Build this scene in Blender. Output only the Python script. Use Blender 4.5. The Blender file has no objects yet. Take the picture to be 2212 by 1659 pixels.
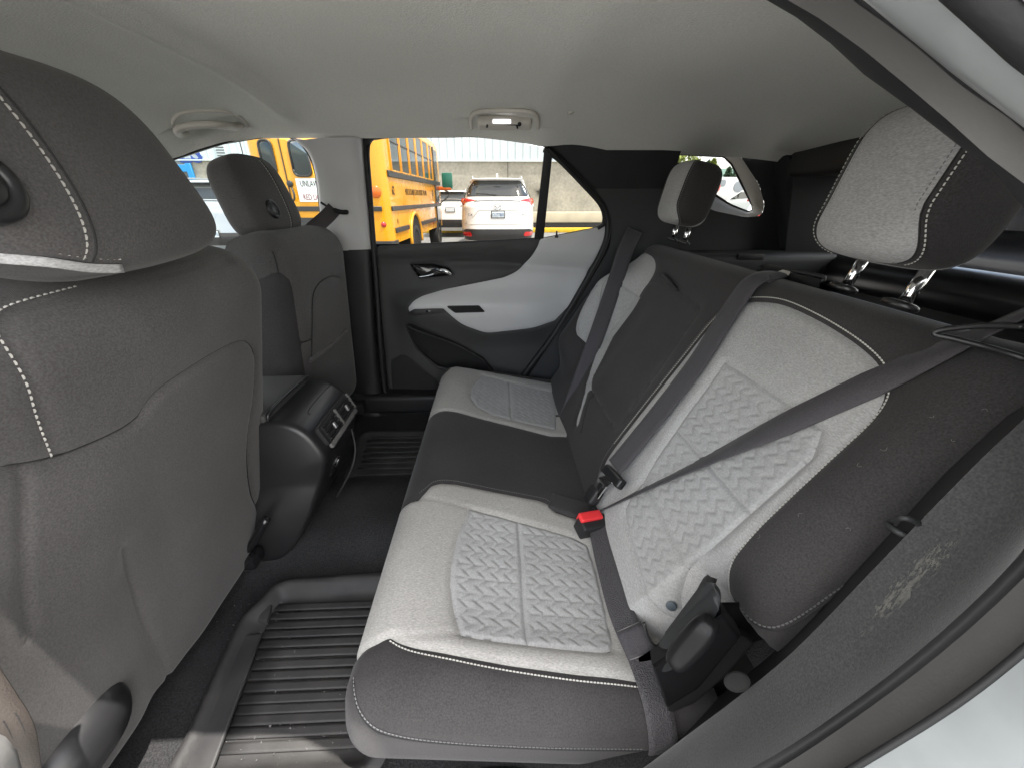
import bpy, bmesh, math, random
import numpy as np
from mathutils import Vector, Matrix, geometry
R = math.radians
random.seed(7); rng = np.random.default_rng(7)
scn = bpy.context.scene
COL = scn.collection

# ------------------------------------------------------------------ camera, sky, sun, exposure
FPX, PCX, PCY = 831.0, 1106.0, 829.5          # focal length and centre in the units used by at_*()
PITCH, YAW = R(25.7), R(2.2)
CAM = np.array([0.0, -0.93, 1.28])
cam = bpy.data.cameras.new('camera'); camo = bpy.data.objects.new('camera', cam); COL.objects.link(camo)
cam.sensor_width = 36; cam.lens = 36 * FPX / 2212; cam.clip_start = 0.01; cam.clip_end = 2000
_f = Vector((math.sin(YAW) * math.cos(PITCH), math.cos(YAW) * math.cos(PITCH), -math.sin(PITCH)))
camo.location = CAM; camo.rotation_euler = _f.to_track_quat('-Z', 'Y').to_euler()
scn.camera = camo
SUN = Vector((0.35, -0.18, 1.0)).normalized()  # towards the sun
world = bpy.data.worlds.new('World'); scn.world = world; world.use_nodes = True
nt = world.node_tree; nt.nodes.clear()
sky = nt.nodes.new('ShaderNodeTexSky'); sky.sky_type = 'NISHITA'; sky.sun_disc = False
sky.sun_elevation = math.asin(SUN.z); sky.sun_rotation = math.atan2(SUN.x, SUN.y)
sky.dust_density = 2.0; sky.ozone_density = 1.0
bg = nt.nodes.new('ShaderNodeBackground'); bg.inputs[1].default_value = 0.15
wo = nt.nodes.new('ShaderNodeOutputWorld')
tcw = nt.nodes.new('ShaderNodeTexCoord'); cn = nt.nodes.new('ShaderNodeTexNoise'); cn.inputs['Scale'].default_value = 2.2; cn.inputs['Detail'].default_value = 7
crp = nt.nodes.new('ShaderNodeValToRGB'); crp.color_ramp.elements[0].position = .36; crp.color_ramp.elements[1].position = .60
cmx = nt.nodes.new('ShaderNodeMix'); cmx.data_type = 'RGBA'; cmx.inputs['B'].default_value = (7.2, 6.9, 6.4, 1)      # thin bright cloud over most of the sky
nt.links.new(tcw.outputs['Generated'], cn.inputs['Vector']); nt.links.new(cn.outputs['Fac'], crp.inputs[0]); nt.links.new(crp.outputs[0], cmx.inputs['Factor'])
nt.links.new(sky.outputs[0], cmx.inputs['A']); nt.links.new(cmx.outputs['Result'], bg.inputs[0]); nt.links.new(bg.outputs[0], wo.inputs[0])
sl = bpy.data.lights.new('sun', 'SUN'); sl.energy = 2.6; sl.angle = R(0.5); sl.color = (1, .95, .88)
so = bpy.data.objects.new('sun', sl); COL.objects.link(so); so.rotation_euler = SUN.to_track_quat('Z', 'Y').to_euler()
scn.view_settings.view_transform = 'Standard'; scn.view_settings.look = 'None'
scn.view_settings.exposure = 2.85; scn.view_settings.gamma = 1.0
try:
    scn.cycles.use_denoising = True; scn.cycles.max_bounces = 10; scn.cycles.diffuse_bounces = 6
    scn.cycles.transparent_max_bounces = 12; scn.cycles.caustics_reflective = False; scn.cycles.caustics_refractive = False
    scn.cycles.sample_clamp_indirect = 6.0
except Exception: pass

# ------------------------------------------------------------------ survey helpers: sight line of a picture point cut with a real surface
def ray(px, py):
    a = (px - PCX) / FPX; b = (PCY - py) / FPX
    v = np.array([a, math.cos(PITCH) + b * math.sin(PITCH), -math.sin(PITCH) + b * math.cos(PITCH)])
    c, s = math.cos(YAW), math.sin(YAW)
    return np.array([v[0] * c + v[1] * s, -v[0] * s + v[1] * c, v[2]])
def atx(px, py, x): v = ray(px, py); return CAM + v * (x / v[0])
def aty(px, py, y): v = ray(px, py); return CAM + v * ((y - CAM[1]) / v[1])
def atz(px, py, z): v = ray(px, py); return CAM + v * ((z - CAM[2]) / v[2])
def atp(px, py, p0, n): v = ray(px, py); return CAM + v * (np.dot(np.asarray(p0) - CAM, n) / np.dot(v, n))

# ------------------------------------------------------------------ materials
def mat(name, col, rough=.6, metal=0., spec=.5, bump=None, col2=None, cscale=None, cdetail=4, sheen=0, coat=0, stretch=None, vary=None, wave=None):
    m = bpy.data.materials.new(name); m.use_nodes = True
    n = m.node_tree; b = n.nodes['Principled BSDF']
    b.inputs['Base Color'].default_value = (*col, 1); b.inputs['Roughness'].default_value = rough
    b.inputs['Metallic'].default_value = metal; b.inputs['Specular IOR Level'].default_value = spec
    if sheen: b.inputs['Sheen Weight'].default_value = sheen; b.inputs['Sheen Roughness'].default_value = .4
    if coat: b.inputs['Coat Weight'].default_value = coat; b.inputs['Coat Roughness'].default_value = .05
    tc = n.nodes.new('ShaderNodeTexCoord')
    def mapped(st):
        if not st: return tc.outputs['Object']
        mp = n.nodes.new('ShaderNodeMapping'); mp.inputs['Scale'].default_value = st; n.links.new(tc.outputs['Object'], mp.inputs[0]); return mp.outputs[0]
    colout = None
    if col2 is not None:
        t = n.nodes.new('ShaderNodeTexNoise'); t.inputs['Scale'].default_value = cscale or 20; t.inputs['Detail'].default_value = cdetail
        n.links.new(mapped(stretch), t.inputs['Vector'])
        r = n.nodes.new('ShaderNodeValToRGB'); r.color_ramp.elements[0].position = .32; r.color_ramp.elements[1].position = .68
        r.color_ramp.elements[0].color = (*col, 1); r.color_ramp.elements[1].color = (*col2, 1)
        n.links.new(t.outputs['Fac'], r.inputs[0]); colout = r.outputs[0]
    if vary:
        t = n.nodes.new('ShaderNodeTexNoise'); t.inputs['Scale'].default_value = vary[0]; t.inputs['Detail'].default_value = 5
        n.links.new(tc.outputs['Object'], t.inputs['Vector'])
        mr = n.nodes.new('ShaderNodeMapRange'); mr.inputs['From Min'].default_value = .3; mr.inputs['From Max'].default_value = .7
        mr.inputs['To Min'].default_value = 1 - vary[1]; mr.inputs['To Max'].default_value = 1 + vary[1]; n.links.new(t.outputs['Fac'], mr.inputs[0])
        mx = n.nodes.new('ShaderNodeVectorMath'); mx.operation = 'SCALE'
        if colout is not None: n.links.new(colout, mx.inputs[0])
        else: mx.inputs[0].default_value = col
        n.links.new(mr.outputs[0], mx.inputs['Scale']); colout = mx.outputs[0]
        rr = n.nodes.new('ShaderNodeMapRange'); rr.inputs['To Min'].default_value = max(.05, rough - .08); rr.inputs['To Max'].default_value = min(1, rough + .08)
        n.links.new(t.outputs['Fac'], rr.inputs[0]); n.links.new(rr.outputs[0], b.inputs['Roughness'])
    if colout is not None: n.links.new(colout, b.inputs['Base Color'])
    if bump:
        sc, st, kind = bump[0], bump[1], (bump[2] if len(bump) > 2 else 'noise')
        if kind == 'noise':
            t = n.nodes.new('ShaderNodeTexNoise'); t.inputs['Scale'].default_value = sc; t.inputs['Detail'].default_value = 3; out = t.outputs['Fac']
        elif kind == 'voronoi':
            t = n.nodes.new('ShaderNodeTexVoronoi'); t.inputs['Scale'].default_value = sc; out = t.outputs['Distance']
        else:
            t = n.nodes.new('ShaderNodeTexWave'); t.inputs['Scale'].default_value = sc; t.bands_direction = kind; t.inputs['Distortion'].default_value = .6
            t.inputs['Detail'].default_value = 1; out = t.outputs['Fac']
        n.links.new(mapped(bump[3] if len(bump) > 3 else None), t.inputs['Vector'])
        bp = n.nodes.new('ShaderNodeBump'); bp.inputs['Strength'].default_value = st; bp.inputs['Distance'].default_value = .002
        n.links.new(out, bp.inputs['Height']); n.links.new(bp.outputs[0], b.inputs['Normal'])
    return m
def glass(name, tint, refl=1.0):
    m = bpy.data.materials.new(name); m.use_nodes = True; n = m.node_tree; n.nodes.clear()
    o = n.nodes.new('ShaderNodeOutputMaterial'); t = n.nodes.new('ShaderNodeBsdfTransparent'); t.inputs[0].default_value = (*tint, 1)
    g = n.nodes.new('ShaderNodeBsdfGlossy'); g.inputs['Roughness'].default_value = .01; g.inputs[0].default_value = (refl * .6, refl * .6, refl * .6, 1)
    f = n.nodes.new('ShaderNodeFresnel'); f.inputs[0].default_value = 1.45; mx = n.nodes.new('ShaderNodeMixShader')
    n.links.new(f.outputs[0], mx.inputs[0]); n.links.new(t.outputs[0], mx.inputs[1]); n.links.new(g.outputs[0], mx.inputs[2]); n.links.new(mx.outputs[0], o.inputs[0])
    return m
def emit(name, col, s):
    m = mat(name, col, .3); b = m.node_tree.nodes['Principled BSDF']
    b.inputs['Emission Color'].default_value = (*col, 1); b.inputs['Emission Strength'].default_value = s; return m
M = dict(
 grey=mat('heather_grey_cloth', (.225, .220, .208), .85, bump=(900, .3), col2=(.355, .347, .328), cscale=430, stretch=(.5, 1.5, .5), spec=.2, sheen=.1, vary=(9, .06)),
 greyb=mat('heather_grey_cloth_back', (.235, .233, .231), .85, bump=(900, .3), col2=(.355, .352, .349), cscale=430, stretch=(1.3, .45, 1.3), spec=.2, sheen=.1, vary=(9, .06)),
 quilt=mat('quilted_grey_cloth', (.245, .246, .245), .8, bump=(500, .3), col2=(.325, .326, .324), cscale=300, spec=.2, sheen=.1, vary=(12, .05)),
 black=mat('black_twill_cloth', (.028, .0265, .0265), .85, spec=.12, bump=(340, .22, 'DIAGONAL'), col2=(.044, .0415, .042), cscale=420, sheen=.10, vary=(6, .14)),
 taupe=mat('charcoal_seat_cloth', (.052, .0495, .049), .85, spec=.12, bump=(330, .3, 'DIAGONAL'), col2=(.082, .078, .077), cscale=420, sheen=.15, vary=(4, .16)),
 seam=mat('dark_seam_thread', (.012, .012, .012), .9),  # near-black thread for the seam lines
 thread=mat('light_grey_thread', (.42, .41, .38), .7),
 threadd=mat('dark_grey_thread', (.12, .12, .12), .7),
 head=mat('headliner_knit', (.58, .585, .545), .95, spec=.1, bump=(300, .5), col2=(.67, .675, .63), cscale=330, vary=(3, .03)),
 lighttrim=mat('light_grey_trim', (.42, .418, .42), .55, bump=(600, .15), vary=(5, .04)),
 headtrim=mat('grey_moulded_trim', (.50, .48, .43), .5, bump=(700, .12), vary=(8, .05)),
 dark=mat('black_grained_plastic', (.013, .013, .014), .5, spec=.35, bump=(520, .25), vary=(7, .15)),
 darks=mat('black_satin_plastic', (.012, .012, .013), .34, spec=.42, bump=(700, .06), vary=(9, .12)),
 gloss=mat('black_gloss_plastic', (.010, .010, .011), .12),
 softdark=mat('dark_soft_trim', (.032, .032, .032), .6, spec=.3, bump=(430, .25), vary=(5, .12)),
 carpet=mat('charcoal_carpet', (.014, .014, .015), .95, spec=.1, bump=(330, .9), col2=(.036, .036, .037), cscale=360, vary=(6, .2)),
 flock=mat('charcoal_flocked_trim', (.036, .036, .037), .95, spec=.1, bump=(520, .22), col2=(.060, .060, .061), cscale=420, sheen=.2, vary=(7, .12)),
 rubber=mat('black_rubber', (.014, .014, .015), .55, spec=.3, bump=(300, .1), vary=(12, .2)),
 matrub=mat('floor_mat_rubber', (.020, .020, .021), .62, spec=.3, bump=(600, .2), col2=(.034, .033, .032), cscale=14, vary=(10, .2)),
 chrome=mat('chrome', (.78, .78, .78), .12, 1.0),
 alloy=mat('satin_silver', (.55, .55, .56), .3, 1.0),
 web=mat('charcoal_webbing', (.040, .038, .042), .7, spec=.25, bump=(520, .35), col2=(.060, .056, .061), cscale=400, sheen=.08),
 weblap=mat('black_webbing', (.036, .034, .037), .6, spec=.3, bump=(420, .7, 'voronoi'), col2=(.056, .053, .056), cscale=300, sheen=.08),
 red=mat('red_plastic', (.62, .03, .035), .4),
 paint=mat('silver_ice_paint', (.33, .35, .355), .3, .2, coat=.6, col2=(.28, .30, .305), cscale=5, vary=(30, .06)),
 lens=mat('clear_lens', (.75, .74, .72), .15),
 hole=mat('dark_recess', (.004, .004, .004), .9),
 blackp=mat('deep_black_plastic', (.007, .007, .0075), .30, spec=.14),
 trunk=mat('dark_cargo_trim', (.012, .013, .014), .65, bump=(430, .2), vary=(5, .12)),
 lip=mat('grey_door_lip', (.10, .098, .095), .5, bump=(300, .1), vary=(9, .1)),
 wsglass=glass('windscreen_glass', (.80, .84, .82)),
 wglass=glass('dimmed_side_glass', (.33, .355, .35)),  # front glass darkened to hold back the bright outside
 tglass=glass('tinted_side_glass', (.31, .312, .302)),
)

# ------------------------------------------------------------------ object helpers
def tag(o, label=None, cat=None, group=None, kind=None):
    for k, v in (('label', label), ('category', cat), ('group', group), ('kind', kind)):
        if v: o[k] = v
    return o
def thing(name, label, cat, loc=(0, 0, 0), group=None):
    o = bpy.data.objects.new(name, None); COL.objects.link(o); o.location = loc; o.empty_display_size = .1
    return tag(o, label, cat, group)
def origin(o):
    v = np.zeros(3)
    while o is not None: v += np.array(o.location); o = o.parent
    return v
def mk(name, verts, faces, m, parent=None, smooth=True, kind=None, label=None, mats=None, fm=None):
    verts = np.asarray(verts, float)
    if parent is not None: verts = verts - origin(parent)
    me = bpy.data.meshes.new(name); me.from_pydata([tuple(v) for v in verts], [], [tuple(int(i) for i in f) for f in faces])
    me.materials.append(M[m] if isinstance(m, str) else m)
    for x in (mats or ()): me.materials.append(M[x] if isinstance(x, str) else x)
    if fm is not None: me.polygons.foreach_set('material_index', list(fm))
    if smooth: me.polygons.foreach_set('use_smooth', [True] * len(me.polygons))
    me.update()
    o = bpy.data.objects.new(name, me); COL.objects.link(o); o.parent = parent
    if kind: o['kind'] = kind
    if label: o['label'] = label
    return o
def frombm(name, bm, m, parent=None, smooth=True, ang=None, **k):
    bmesh.ops.recalc_face_normals(bm, faces=bm.faces)
    vs = [v.co.copy() for v in bm.verts]; bm.verts.index_update(); fs = [[v.index for v in f.verts] for f in bm.faces]
    bm.free(); o = mk(name, [tuple(v) for v in vs], fs, m, parent, smooth, **k)
    if smooth: sharp(o, ang or 40)
    return o
def sharp(o, deg=40):
    me = o.data
    try: me.set_sharp_from_angle(angle=R(deg))
    except Exception: pass
def nrm(v): v = np.asarray(v, float); return v / max(np.linalg.norm(v), 1e-12)
def cr(pts, n=8, closed=False):
    p = [np.asarray(q, float) for q in pts]; N = len(p); out = []
    for i in range(N if closed else N - 1):
        if closed: a, b, c, d = p[(i - 1) % N], p[i], p[(i + 1) % N], p[(i + 2) % N]
        else: a, b, c, d = p[max(i - 1, 0)], p[i], p[i + 1], p[min(i + 2, N - 1)]
        for k in range(n):
            t = k / n
            out.append(.5 * ((2 * b) + (c - a) * t + (2 * a - 5 * b + 4 * c - d) * t * t + (3 * b - a - 3 * c + d) * t ** 3))
    if not closed: out.append(p[-1])
    return np.array(out)
def rnd(poly, r, n=5):
    """closed polygon with its corners rounded (r: one radius or one per corner)"""
    p = [np.asarray(q, float) for q in poly]; N = len(p); out = []
    for i in range(N):
        a, b, c = p[i - 1], p[i], p[(i + 1) % N]; rr = r[i] if hasattr(r, '__len__') else r
        la, lc = np.linalg.norm(a - b), np.linalg.norm(c - b); q = min(rr, la * .48, lc * .48)
        if q < 1e-6: out.append(b); continue
        s, e = b + (a - b) / la * q, b + (c - b) / lc * q
        for k in range(n + 1):
            t = k / n; out.append((1 - t) ** 2 * s + 2 * t * (1 - t) * b + t * t * e)
    return np.array(out)
def resample(line, step, closed=True):
    line = np.asarray(line, float)
    if closed: line = np.vstack([line, line[:1]])
    seg = np.linalg.norm(np.diff(line, axis=0), axis=1); s = np.concatenate([[0], np.cumsum(seg)])
    n = max(4, int(round(s[-1] / step))); t = np.linspace(0, s[-1], n + 1)
    out = np.stack([np.interp(t, s, line[:, k]) for k in range(line.shape[1])], 1)
    return out[:-1] if closed else out
def inside(P, poly):
    x, y = P[:, 0], P[:, 1]; r = np.zeros(len(P), bool); n = len(poly)
    for i in range(n):
        x1, y1 = poly[i]; x2, y2 = poly[(i + 1) % n]
        if y1 == y2: continue
        c = ((y1 > y) != (y2 > y)) & (x < (x2 - x1) * (y - y1) / (y2 - y1) + x1); r ^= c
    return r
def dist(P, line, closed=True):
    line = np.asarray(line); a = line; b = np.roll(line, -1, 0)
    if not closed: a, b = line[:-1], line[1:]
    best = np.full(len(P), 1e9)
    for i in range(len(a)):
        ab = b[i] - a[i]; t = np.clip(((P - a[i]) @ ab) / max(ab @ ab, 1e-12), 0, 1)
        best = np.minimum(best, np.linalg.norm(P - (a[i] + t[:, None] * ab), axis=1))
    return best
def sstep(a, b, x): t = np.clip((x - a) / (b - a), 0, 1); return t * t * (3 - 2 * t)

class Wrap:
    """a padded surface: flat over a core rectangle, rolling over with radius r outside it"""
    def __init__(s, p0, U, W, core=None, r=.05, h=None, rb=None, tuck=None):
        s.tuck = tuck
        s.rb = rb
        s.p0 = np.asarray(p0, float); s.U = nrm(U); s.W = nrm(W); s.N = nrm(np.cross(s.U, s.W)); s.core = core; s.r = r; s.h = h
    def flat(s, q, off=0): return s.p0 + q[..., :1] * s.U + q[..., 1:2] * s.W + off * s.N
    def pos(s, q):
        q = np.asarray(q, float)
        if s.core is None: f = q; hh = np.zeros(len(q))
        else:
            c = np.stack([np.clip(q[:, 0], s.core[0], s.core[1]), np.clip(q[:, 1], s.core[2], s.core[3])], 1)
            o = q - c; k2 = np.ones_like(o); k2[:, 1] = np.where((o[:, 1] < 0) & (s.rb is not None), s.r / (s.rb or 1), 1); o = o * k2; L = np.linalg.norm(o, axis=1); d = o / np.maximum(L, 1e-9)[:, None]
            a = np.minimum(L / s.r, math.pi / 2); ex = np.maximum(L - s.r * math.pi / 2, 0)
            f = c + d * (s.r * np.sin(a))[:, None] / k2; hh = -s.r * (1 - np.cos(a)) - ex
            if s.tuck:
                e2 = np.maximum(ex - s.tuck[0], 0); r2 = s.tuck[1]; a2 = np.minimum(e2 / r2, math.pi / 2); e3 = np.maximum(e2 - r2 * math.pi / 2, 0)
                f = f - d * (r2 * (1 - np.cos(a2)) + e3)[:, None]; hh = hh + e2 - r2 * np.sin(a2)
        if s.h is not None: hh = hh + s.h(q)
        return s.p0 + f[:, :1] * s.U + f[:, 1:2] * s.W + hh[:, None] * s.N
    def nor(s, q):
        e = 1e-3; a = s.pos(q + [e, 0]) - s.pos(q - [e, 0]); b = s.pos(q + [0, e]) - s.pos(q - [0, e])
        n = np.cross(a, b); return n / np.maximum(np.linalg.norm(n, axis=1), 1e-12)[:, None]
    def uv(s, pts, off=0):
        out = []
        for px, py in pts:
            p = atp(px, py, s.p0 + s.N * off, s.N) - s.p0; out.append((p @ s.U, p @ s.W))
        return np.array(out)
    def on(s, line, lift=0.):
        line = np.asarray(line, float); return s.pos(line) + s.nor(line) * lift

def panel(name, S, outline, m, parent, holes=(), sp=.010, seam=.004, sw=.012, grooves=(), gd=.003, gw=.006, relief=None, lift=0., label=None, kind=None):
    ol = resample(outline, sp); hs = [resample(h, sp) for h in holes]
    lo, hi = ol.min(0), ol.max(0); gx, gy = np.meshgrid(np.arange(lo[0], hi[0], sp), np.arange(lo[1], hi[1], sp * .87))
    gx[1::2] += sp / 2; P = np.stack([gx.ravel(), gy.ravel()], 1)
    k = inside(P, ol)
    for h in hs: k &= ~inside(P, h)
    P = P[k]; D = dist(P, ol)
    for h in hs: D = np.minimum(D, dist(P, h))
    P = P[D > sp * .55]
    allp = [ol] + hs; pts = np.vstack(allp + [P]); edges = []; b = 0
    for a in allp:
        n = len(a); edges += [(b + i, b + (i + 1) % n) for i in range(n)]; b += n
    r = geometry.delaunay_2d_cdt([Vector(p) for p in pts], edges, [], 0, 1e-6)
    V2 = np.array([tuple(v) for v in r[0]]); F = np.array([f for f in r[2] if len(f) == 3])
    c = V2[F].mean(1); k = inside(c, ol)
    for h in hs: k &= ~inside(c, h)
    F = F[k]; D = dist(V2, ol)
    for h in hs: D = np.minimum(D, dist(V2, h))
    puff = lift - seam * (1 - sstep(0, sw, D)) ** 1.5
    for g in grooves: puff = puff - gd * (1 - sstep(0, gw, dist(V2, g, False)))
    if relief is not None: puff = puff + relief(V2) * sstep(0, .017, D)
    X3 = S.pos(V2) + S.nor(V2) * puff[:, None]
    a = V2[F[:, 1]] - V2[F[:, 0]]; bb = V2[F[:, 2]] - V2[F[:, 0]]
    fl = (a[:, 0] * bb[:, 1] - a[:, 1] * bb[:, 0]) < 0; F[fl] = F[fl][:, ::-1]
    return mk(name, X3, F, m, parent, label=label, kind=kind)
def tube(pts, r, seg=8, cap=True):
    pts = np.asarray(pts, float); n = len(pts); rr = np.broadcast_to(np.asarray(r, float), (n,))
    T = np.gradient(pts, axis=0); T /= np.maximum(np.linalg.norm(T, axis=1), 1e-9)[:, None]
    up = np.array([0, 0, 1.]) if abs(T[0][2]) < .9 else np.array([1., 0, 0])
    V, F = [], []; A = nrm(np.cross(T[0], up))
    for i in range(n):
        A = nrm(A - T[i] * (A @ T[i])); B = np.cross(T[i], A)
        for k in range(seg):
            t = 2 * math.pi * k / seg; V.append(pts[i] + rr[i] * (A * math.cos(t) + B * math.sin(t)))
    for i in range(n - 1):
        for k in range(seg):
            a, b = i * seg + k, i * seg + (k + 1) % seg; F.append((a, b, b + seg, a + seg))
    if cap: F.append(tuple(range(seg))[::-1]); F.append(tuple((n - 1) * seg + k for k in range(seg)))
    return V, F
def join(parts):
    V, F = [], []
    for v, f in parts:
        b = len(V); V += list(v); F += [tuple(i + b for i in q) for q in f]
    return V, F
def ribbon(path, wdir, w, t=.0014):
    """strap: path points, width direction per point, width, thickness (rounded edges)"""
    path = np.asarray(path, float); n = len(path); wd = np.array([nrm(x) for x in np.broadcast_to(np.asarray(wdir, float), (n, 3))])
    T = np.gradient(path, axis=0); V, F = [], []; ww = np.broadcast_to(np.asarray(w, float), (n,))
    prof = [(-.5, 0), (-.485, 1), (-.25, 1), (0, 1), (.25, 1), (.485, 1), (.5, 0), (.485, -1), (0, -1), (-.485, -1)]; s = len(prof)
    for i in range(n):
        N = nrm(np.cross(T[i], wd[i]))
        for a, b in prof: V.append(path[i] + wd[i] * a * ww[i] + N * b * t)
    for i in range(n - 1):
        for k in range(s):
            a, b = i * s + k, i * s + (k + 1) % s; F.append((a, b, b + s, a + s))
    F.append(tuple(range(s))[::-1]); F.append(tuple((n - 1) * s + k for k in range(s)))
    return V, F
def stitches(name, pts, nor, parent, m='thread', pitch=.0055, ln=.0038, r=.0009, lift=.0006, label=None):
    pts = np.asarray(pts, float); nor = np.asarray(nor, float)
    seg = np.linalg.norm(np.diff(pts, axis=0), axis=1); s = np.concatenate([[0], np.cumsum(seg)]); parts = []
    for t in np.arange(pitch / 2, s[-1], pitch):
        a = np.array([np.interp(t - ln / 2, s, pts[:, k]) for k in range(3)]); b = np.array([np.interp(t + ln / 2, s, pts[:, k]) for k in range(3)])
        n = nrm([np.interp(t, s, nor[:, k]) for k in range(3)]); d = nrm(b - a); w = np.cross(d, n)
        a, b = a + n * lift, b + n * lift
        V = [a - n * r, a + w * r + n * r * .3, a - w * r + n * r * .3, (a + b) / 2 + w * r * 1.2 + n * r, (a + b) / 2 - w * r * 1.2 + n * r, b - n * r, b + w * r + n * r * .3, b - w * r + n * r * .3]
        parts.append((V, [(0, 1, 2), (1, 3, 4, 2), (3, 6, 7, 4), (5, 7, 6), (0, 5, 6, 3, 1), (0, 2, 4, 7, 5)]))
    V, F = join(parts); return mk(name, V, F, m, parent, smooth=False, kind='stuff', label=label)
def sstitch(name, S, line, parent, m='thread', lift=.0, step=.004, **k):
    line = resample(line, step, False); return stitches(name, S.on(line, lift), S.nor(line), parent, m, **k)
def seamline(name, S, line, parent, r=.0012, lift=0., m='seam'):
    line = resample(line, .005, False); V, F = tube(S.on(line, lift), r, 6); return mk(name, V, F, m, parent)
def prism(poly, n, depth, bev=.004, seg=2):
    """planar polygon (3D points, in order) extruded by depth along n, edges bevelled; returns a bmesh"""
    bm = bmesh.new(); n = nrm(n); a = [bm.verts.new(p) for p in poly]; b = [bm.verts.new(np.asarray(p) + n * depth) for p in poly]
    bm.faces.new(a[::-1]); bm.faces.new(b); N = len(a)
    for i in range(N): bm.faces.new((a[i], a[(i + 1) % N], b[(i + 1) % N], b[i]))
    if bev:
        es = [e for e in bm.edges if (e.verts[0] in b and e.verts[1] in b) or (e.verts[0] in a and e.verts[1] in a)]
        bmesh.ops.bevel(bm, geom=es, offset=bev, segments=seg, affect='EDGES', profile=.6)
    return bm
def box(c, size, bev=.004, seg=2, rot=None):
    bm = bmesh.new(); bmesh.ops.create_cube(bm, size=1); bmesh.ops.scale(bm, vec=size, verts=bm.verts)
    if bev: bmesh.ops.bevel(bm, geom=list(bm.edges), offset=bev, segments=seg, affect='EDGES', profile=.6)
    if rot is not None: bmesh.ops.transform(bm, matrix=rot.to_4x4(), verts=bm.verts)
    bmesh.ops.translate(bm, vec=Vector(c), verts=bm.verts); return bm
def frame3(x, y):
    x = nrm(x); y = np.asarray(y, float); y = nrm(y - x * (y @ x)); z = np.cross(x, y)
    return Matrix((x, y, z)).transposed()
def grid(name, rows, m, parent=None, closed=False, smooth=True, **k):
    """surface through equal-length point rows"""
    rows = [np.asarray(r, float) for r in rows]; n = len(rows[0]); V = np.vstack(rows); F = []
    for i in range(len(rows) - 1):
        for j in range(n if closed else n - 1):
            a, b = i * n + j, i * n + (j + 1) % n; F.append((a, b, b + n, a + n))
    return mk(name, V, F, m, parent, smooth, **k)
def lathe(prof, seg=20):
    V, F = [], []
    for r, z in prof:
        for k in range(seg): V.append((r * math.cos(2 * math.pi * k / seg), r * math.sin(2 * math.pi * k / seg), z))
    for i in range(len(prof) - 1):
        for k in range(seg): a, b = i * seg + k, i * seg + (k + 1) % seg; F.append((a, b, b + seg, a + seg))
    F.append(tuple((len(prof) - 1) * seg + k for k in range(seg))); return np.array(V), F
def place(V, c, z, x=(1, 0, 0)):
    z = nrm(z); x = np.asarray(x, float); x = nrm(x - z * (x @ z)); y = np.cross(z, x)
    V = np.asarray(V); return np.asarray(c) + V[:, :1] * x + V[:, 1:2] * y + V[:, 2:3] * z
def quiltrel(a, b, la=.029, lb=.032, h=.0028):
    """embossed chevrons: ledges that zig-zag along direction b and step along a"""
    def f(q):
        u, w = q[:, a], q[:, b]; t = np.abs(((w / lb) % 1) - .5) * 2
        p = (u / la + t * .62 + .11 * np.sin(w * 41) + .10 * np.sin(u * 37 + w * 23)) % 1
        saw = np.where(p < .86, p / .86, (1 - p) / .14)
        flip = (np.floor(w / (lb / 2)) % 2) * 2 - 1
        pil = np.sqrt(np.clip(1 - (2 * p - 1) ** 2, 0, 1)); return h * (.42 * (saw - .5) + .70 * (pil - .7)) + .0008 * flip * (p - .5) - .0012 * np.exp(-((t % 1) / .06) ** 2) - .0008 * np.exp(-((1 - t) / .06) ** 2)
    return f

# ================================================================== THE CAR SHELL (we look in through its open rear door)
car = thing('car_body', 'grey headliner, pillar trims, carpet and silver door opening of the car we look into', 'car', (0, 0, .35))
XE = [-1.7, -1.084, -.902, -.777, -.60, -.40, -.106, .05, .152, .25, .60, .89, 1.1]
ZE = [1.30, 1.396, 1.443, 1.461, 1.463, 1.464, 1.467, 1.452, 1.440, 1.449, 1.450, 1.440, 1.42]
def roofz(x, y):
    ze = np.interp(x, XE, ZE); z = ze + .088 * (1 - np.clip(np.abs(y) / .60, 0, 1.1) ** 3.2)
    z = z - .055 * np.clip((x - .62) / .4, 0, 1.5) ** 2 * (1 - np.clip(np.abs(y) / .60, 0, 1) ** 4)
    z = z - .024 * np.exp(-((x + .60 + .05 * y) / .026) ** 2) * sstep(.56, .40, np.abs(y))          # ridge across at the pillars, shaped to give the bright streak
    for (a, b, d) in ((-.89, .545, .030), (.033, .555, .020)):                                       # scooped handle recesses
        z = z + d * np.exp(-(((x - a) / .13) ** 6 + ((y - b) / .048) ** 6))
    return z
class RoofS:
    def pos(s, q): q = np.asarray(q, float); return np.stack([q[:, 0], q[:, 1], roofz(q[:, 0], q[:, 1])], 1)
    def nor(s, q):
        e = 1e-3; a = s.pos(q + [e, 0]) - s.pos(q - [e, 0]); b = s.pos(q + [0, e]) - s.pos(q - [0, e])
        n = -np.cross(a, b); return n / np.linalg.norm(n, axis=1)[:, None]
    def on(s, l, lift=0.): l = np.asarray(l, float); return s.pos(l) + s.nor(l) * lift
ROOF = RoofS()
def atroof(px, py, lift=0.):
    v = ray(px, py); lo_, hi_ = .2, 4.0
    f = lambda t: (CAM + v * t)[2] - roofz((CAM + v * t)[0], min((CAM + v * t)[1], .605))
    ts = np.linspace(.2, 2.4, 400); fs = [f(t) for t in ts]; k = next((i for i in range(399) if fs[i] < 0 <= fs[i + 1]), 398)
    t = ts[k]; p = CAM + v * t; return p + np.array([0, -.6, -.8]) * lift
rows = []
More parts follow.
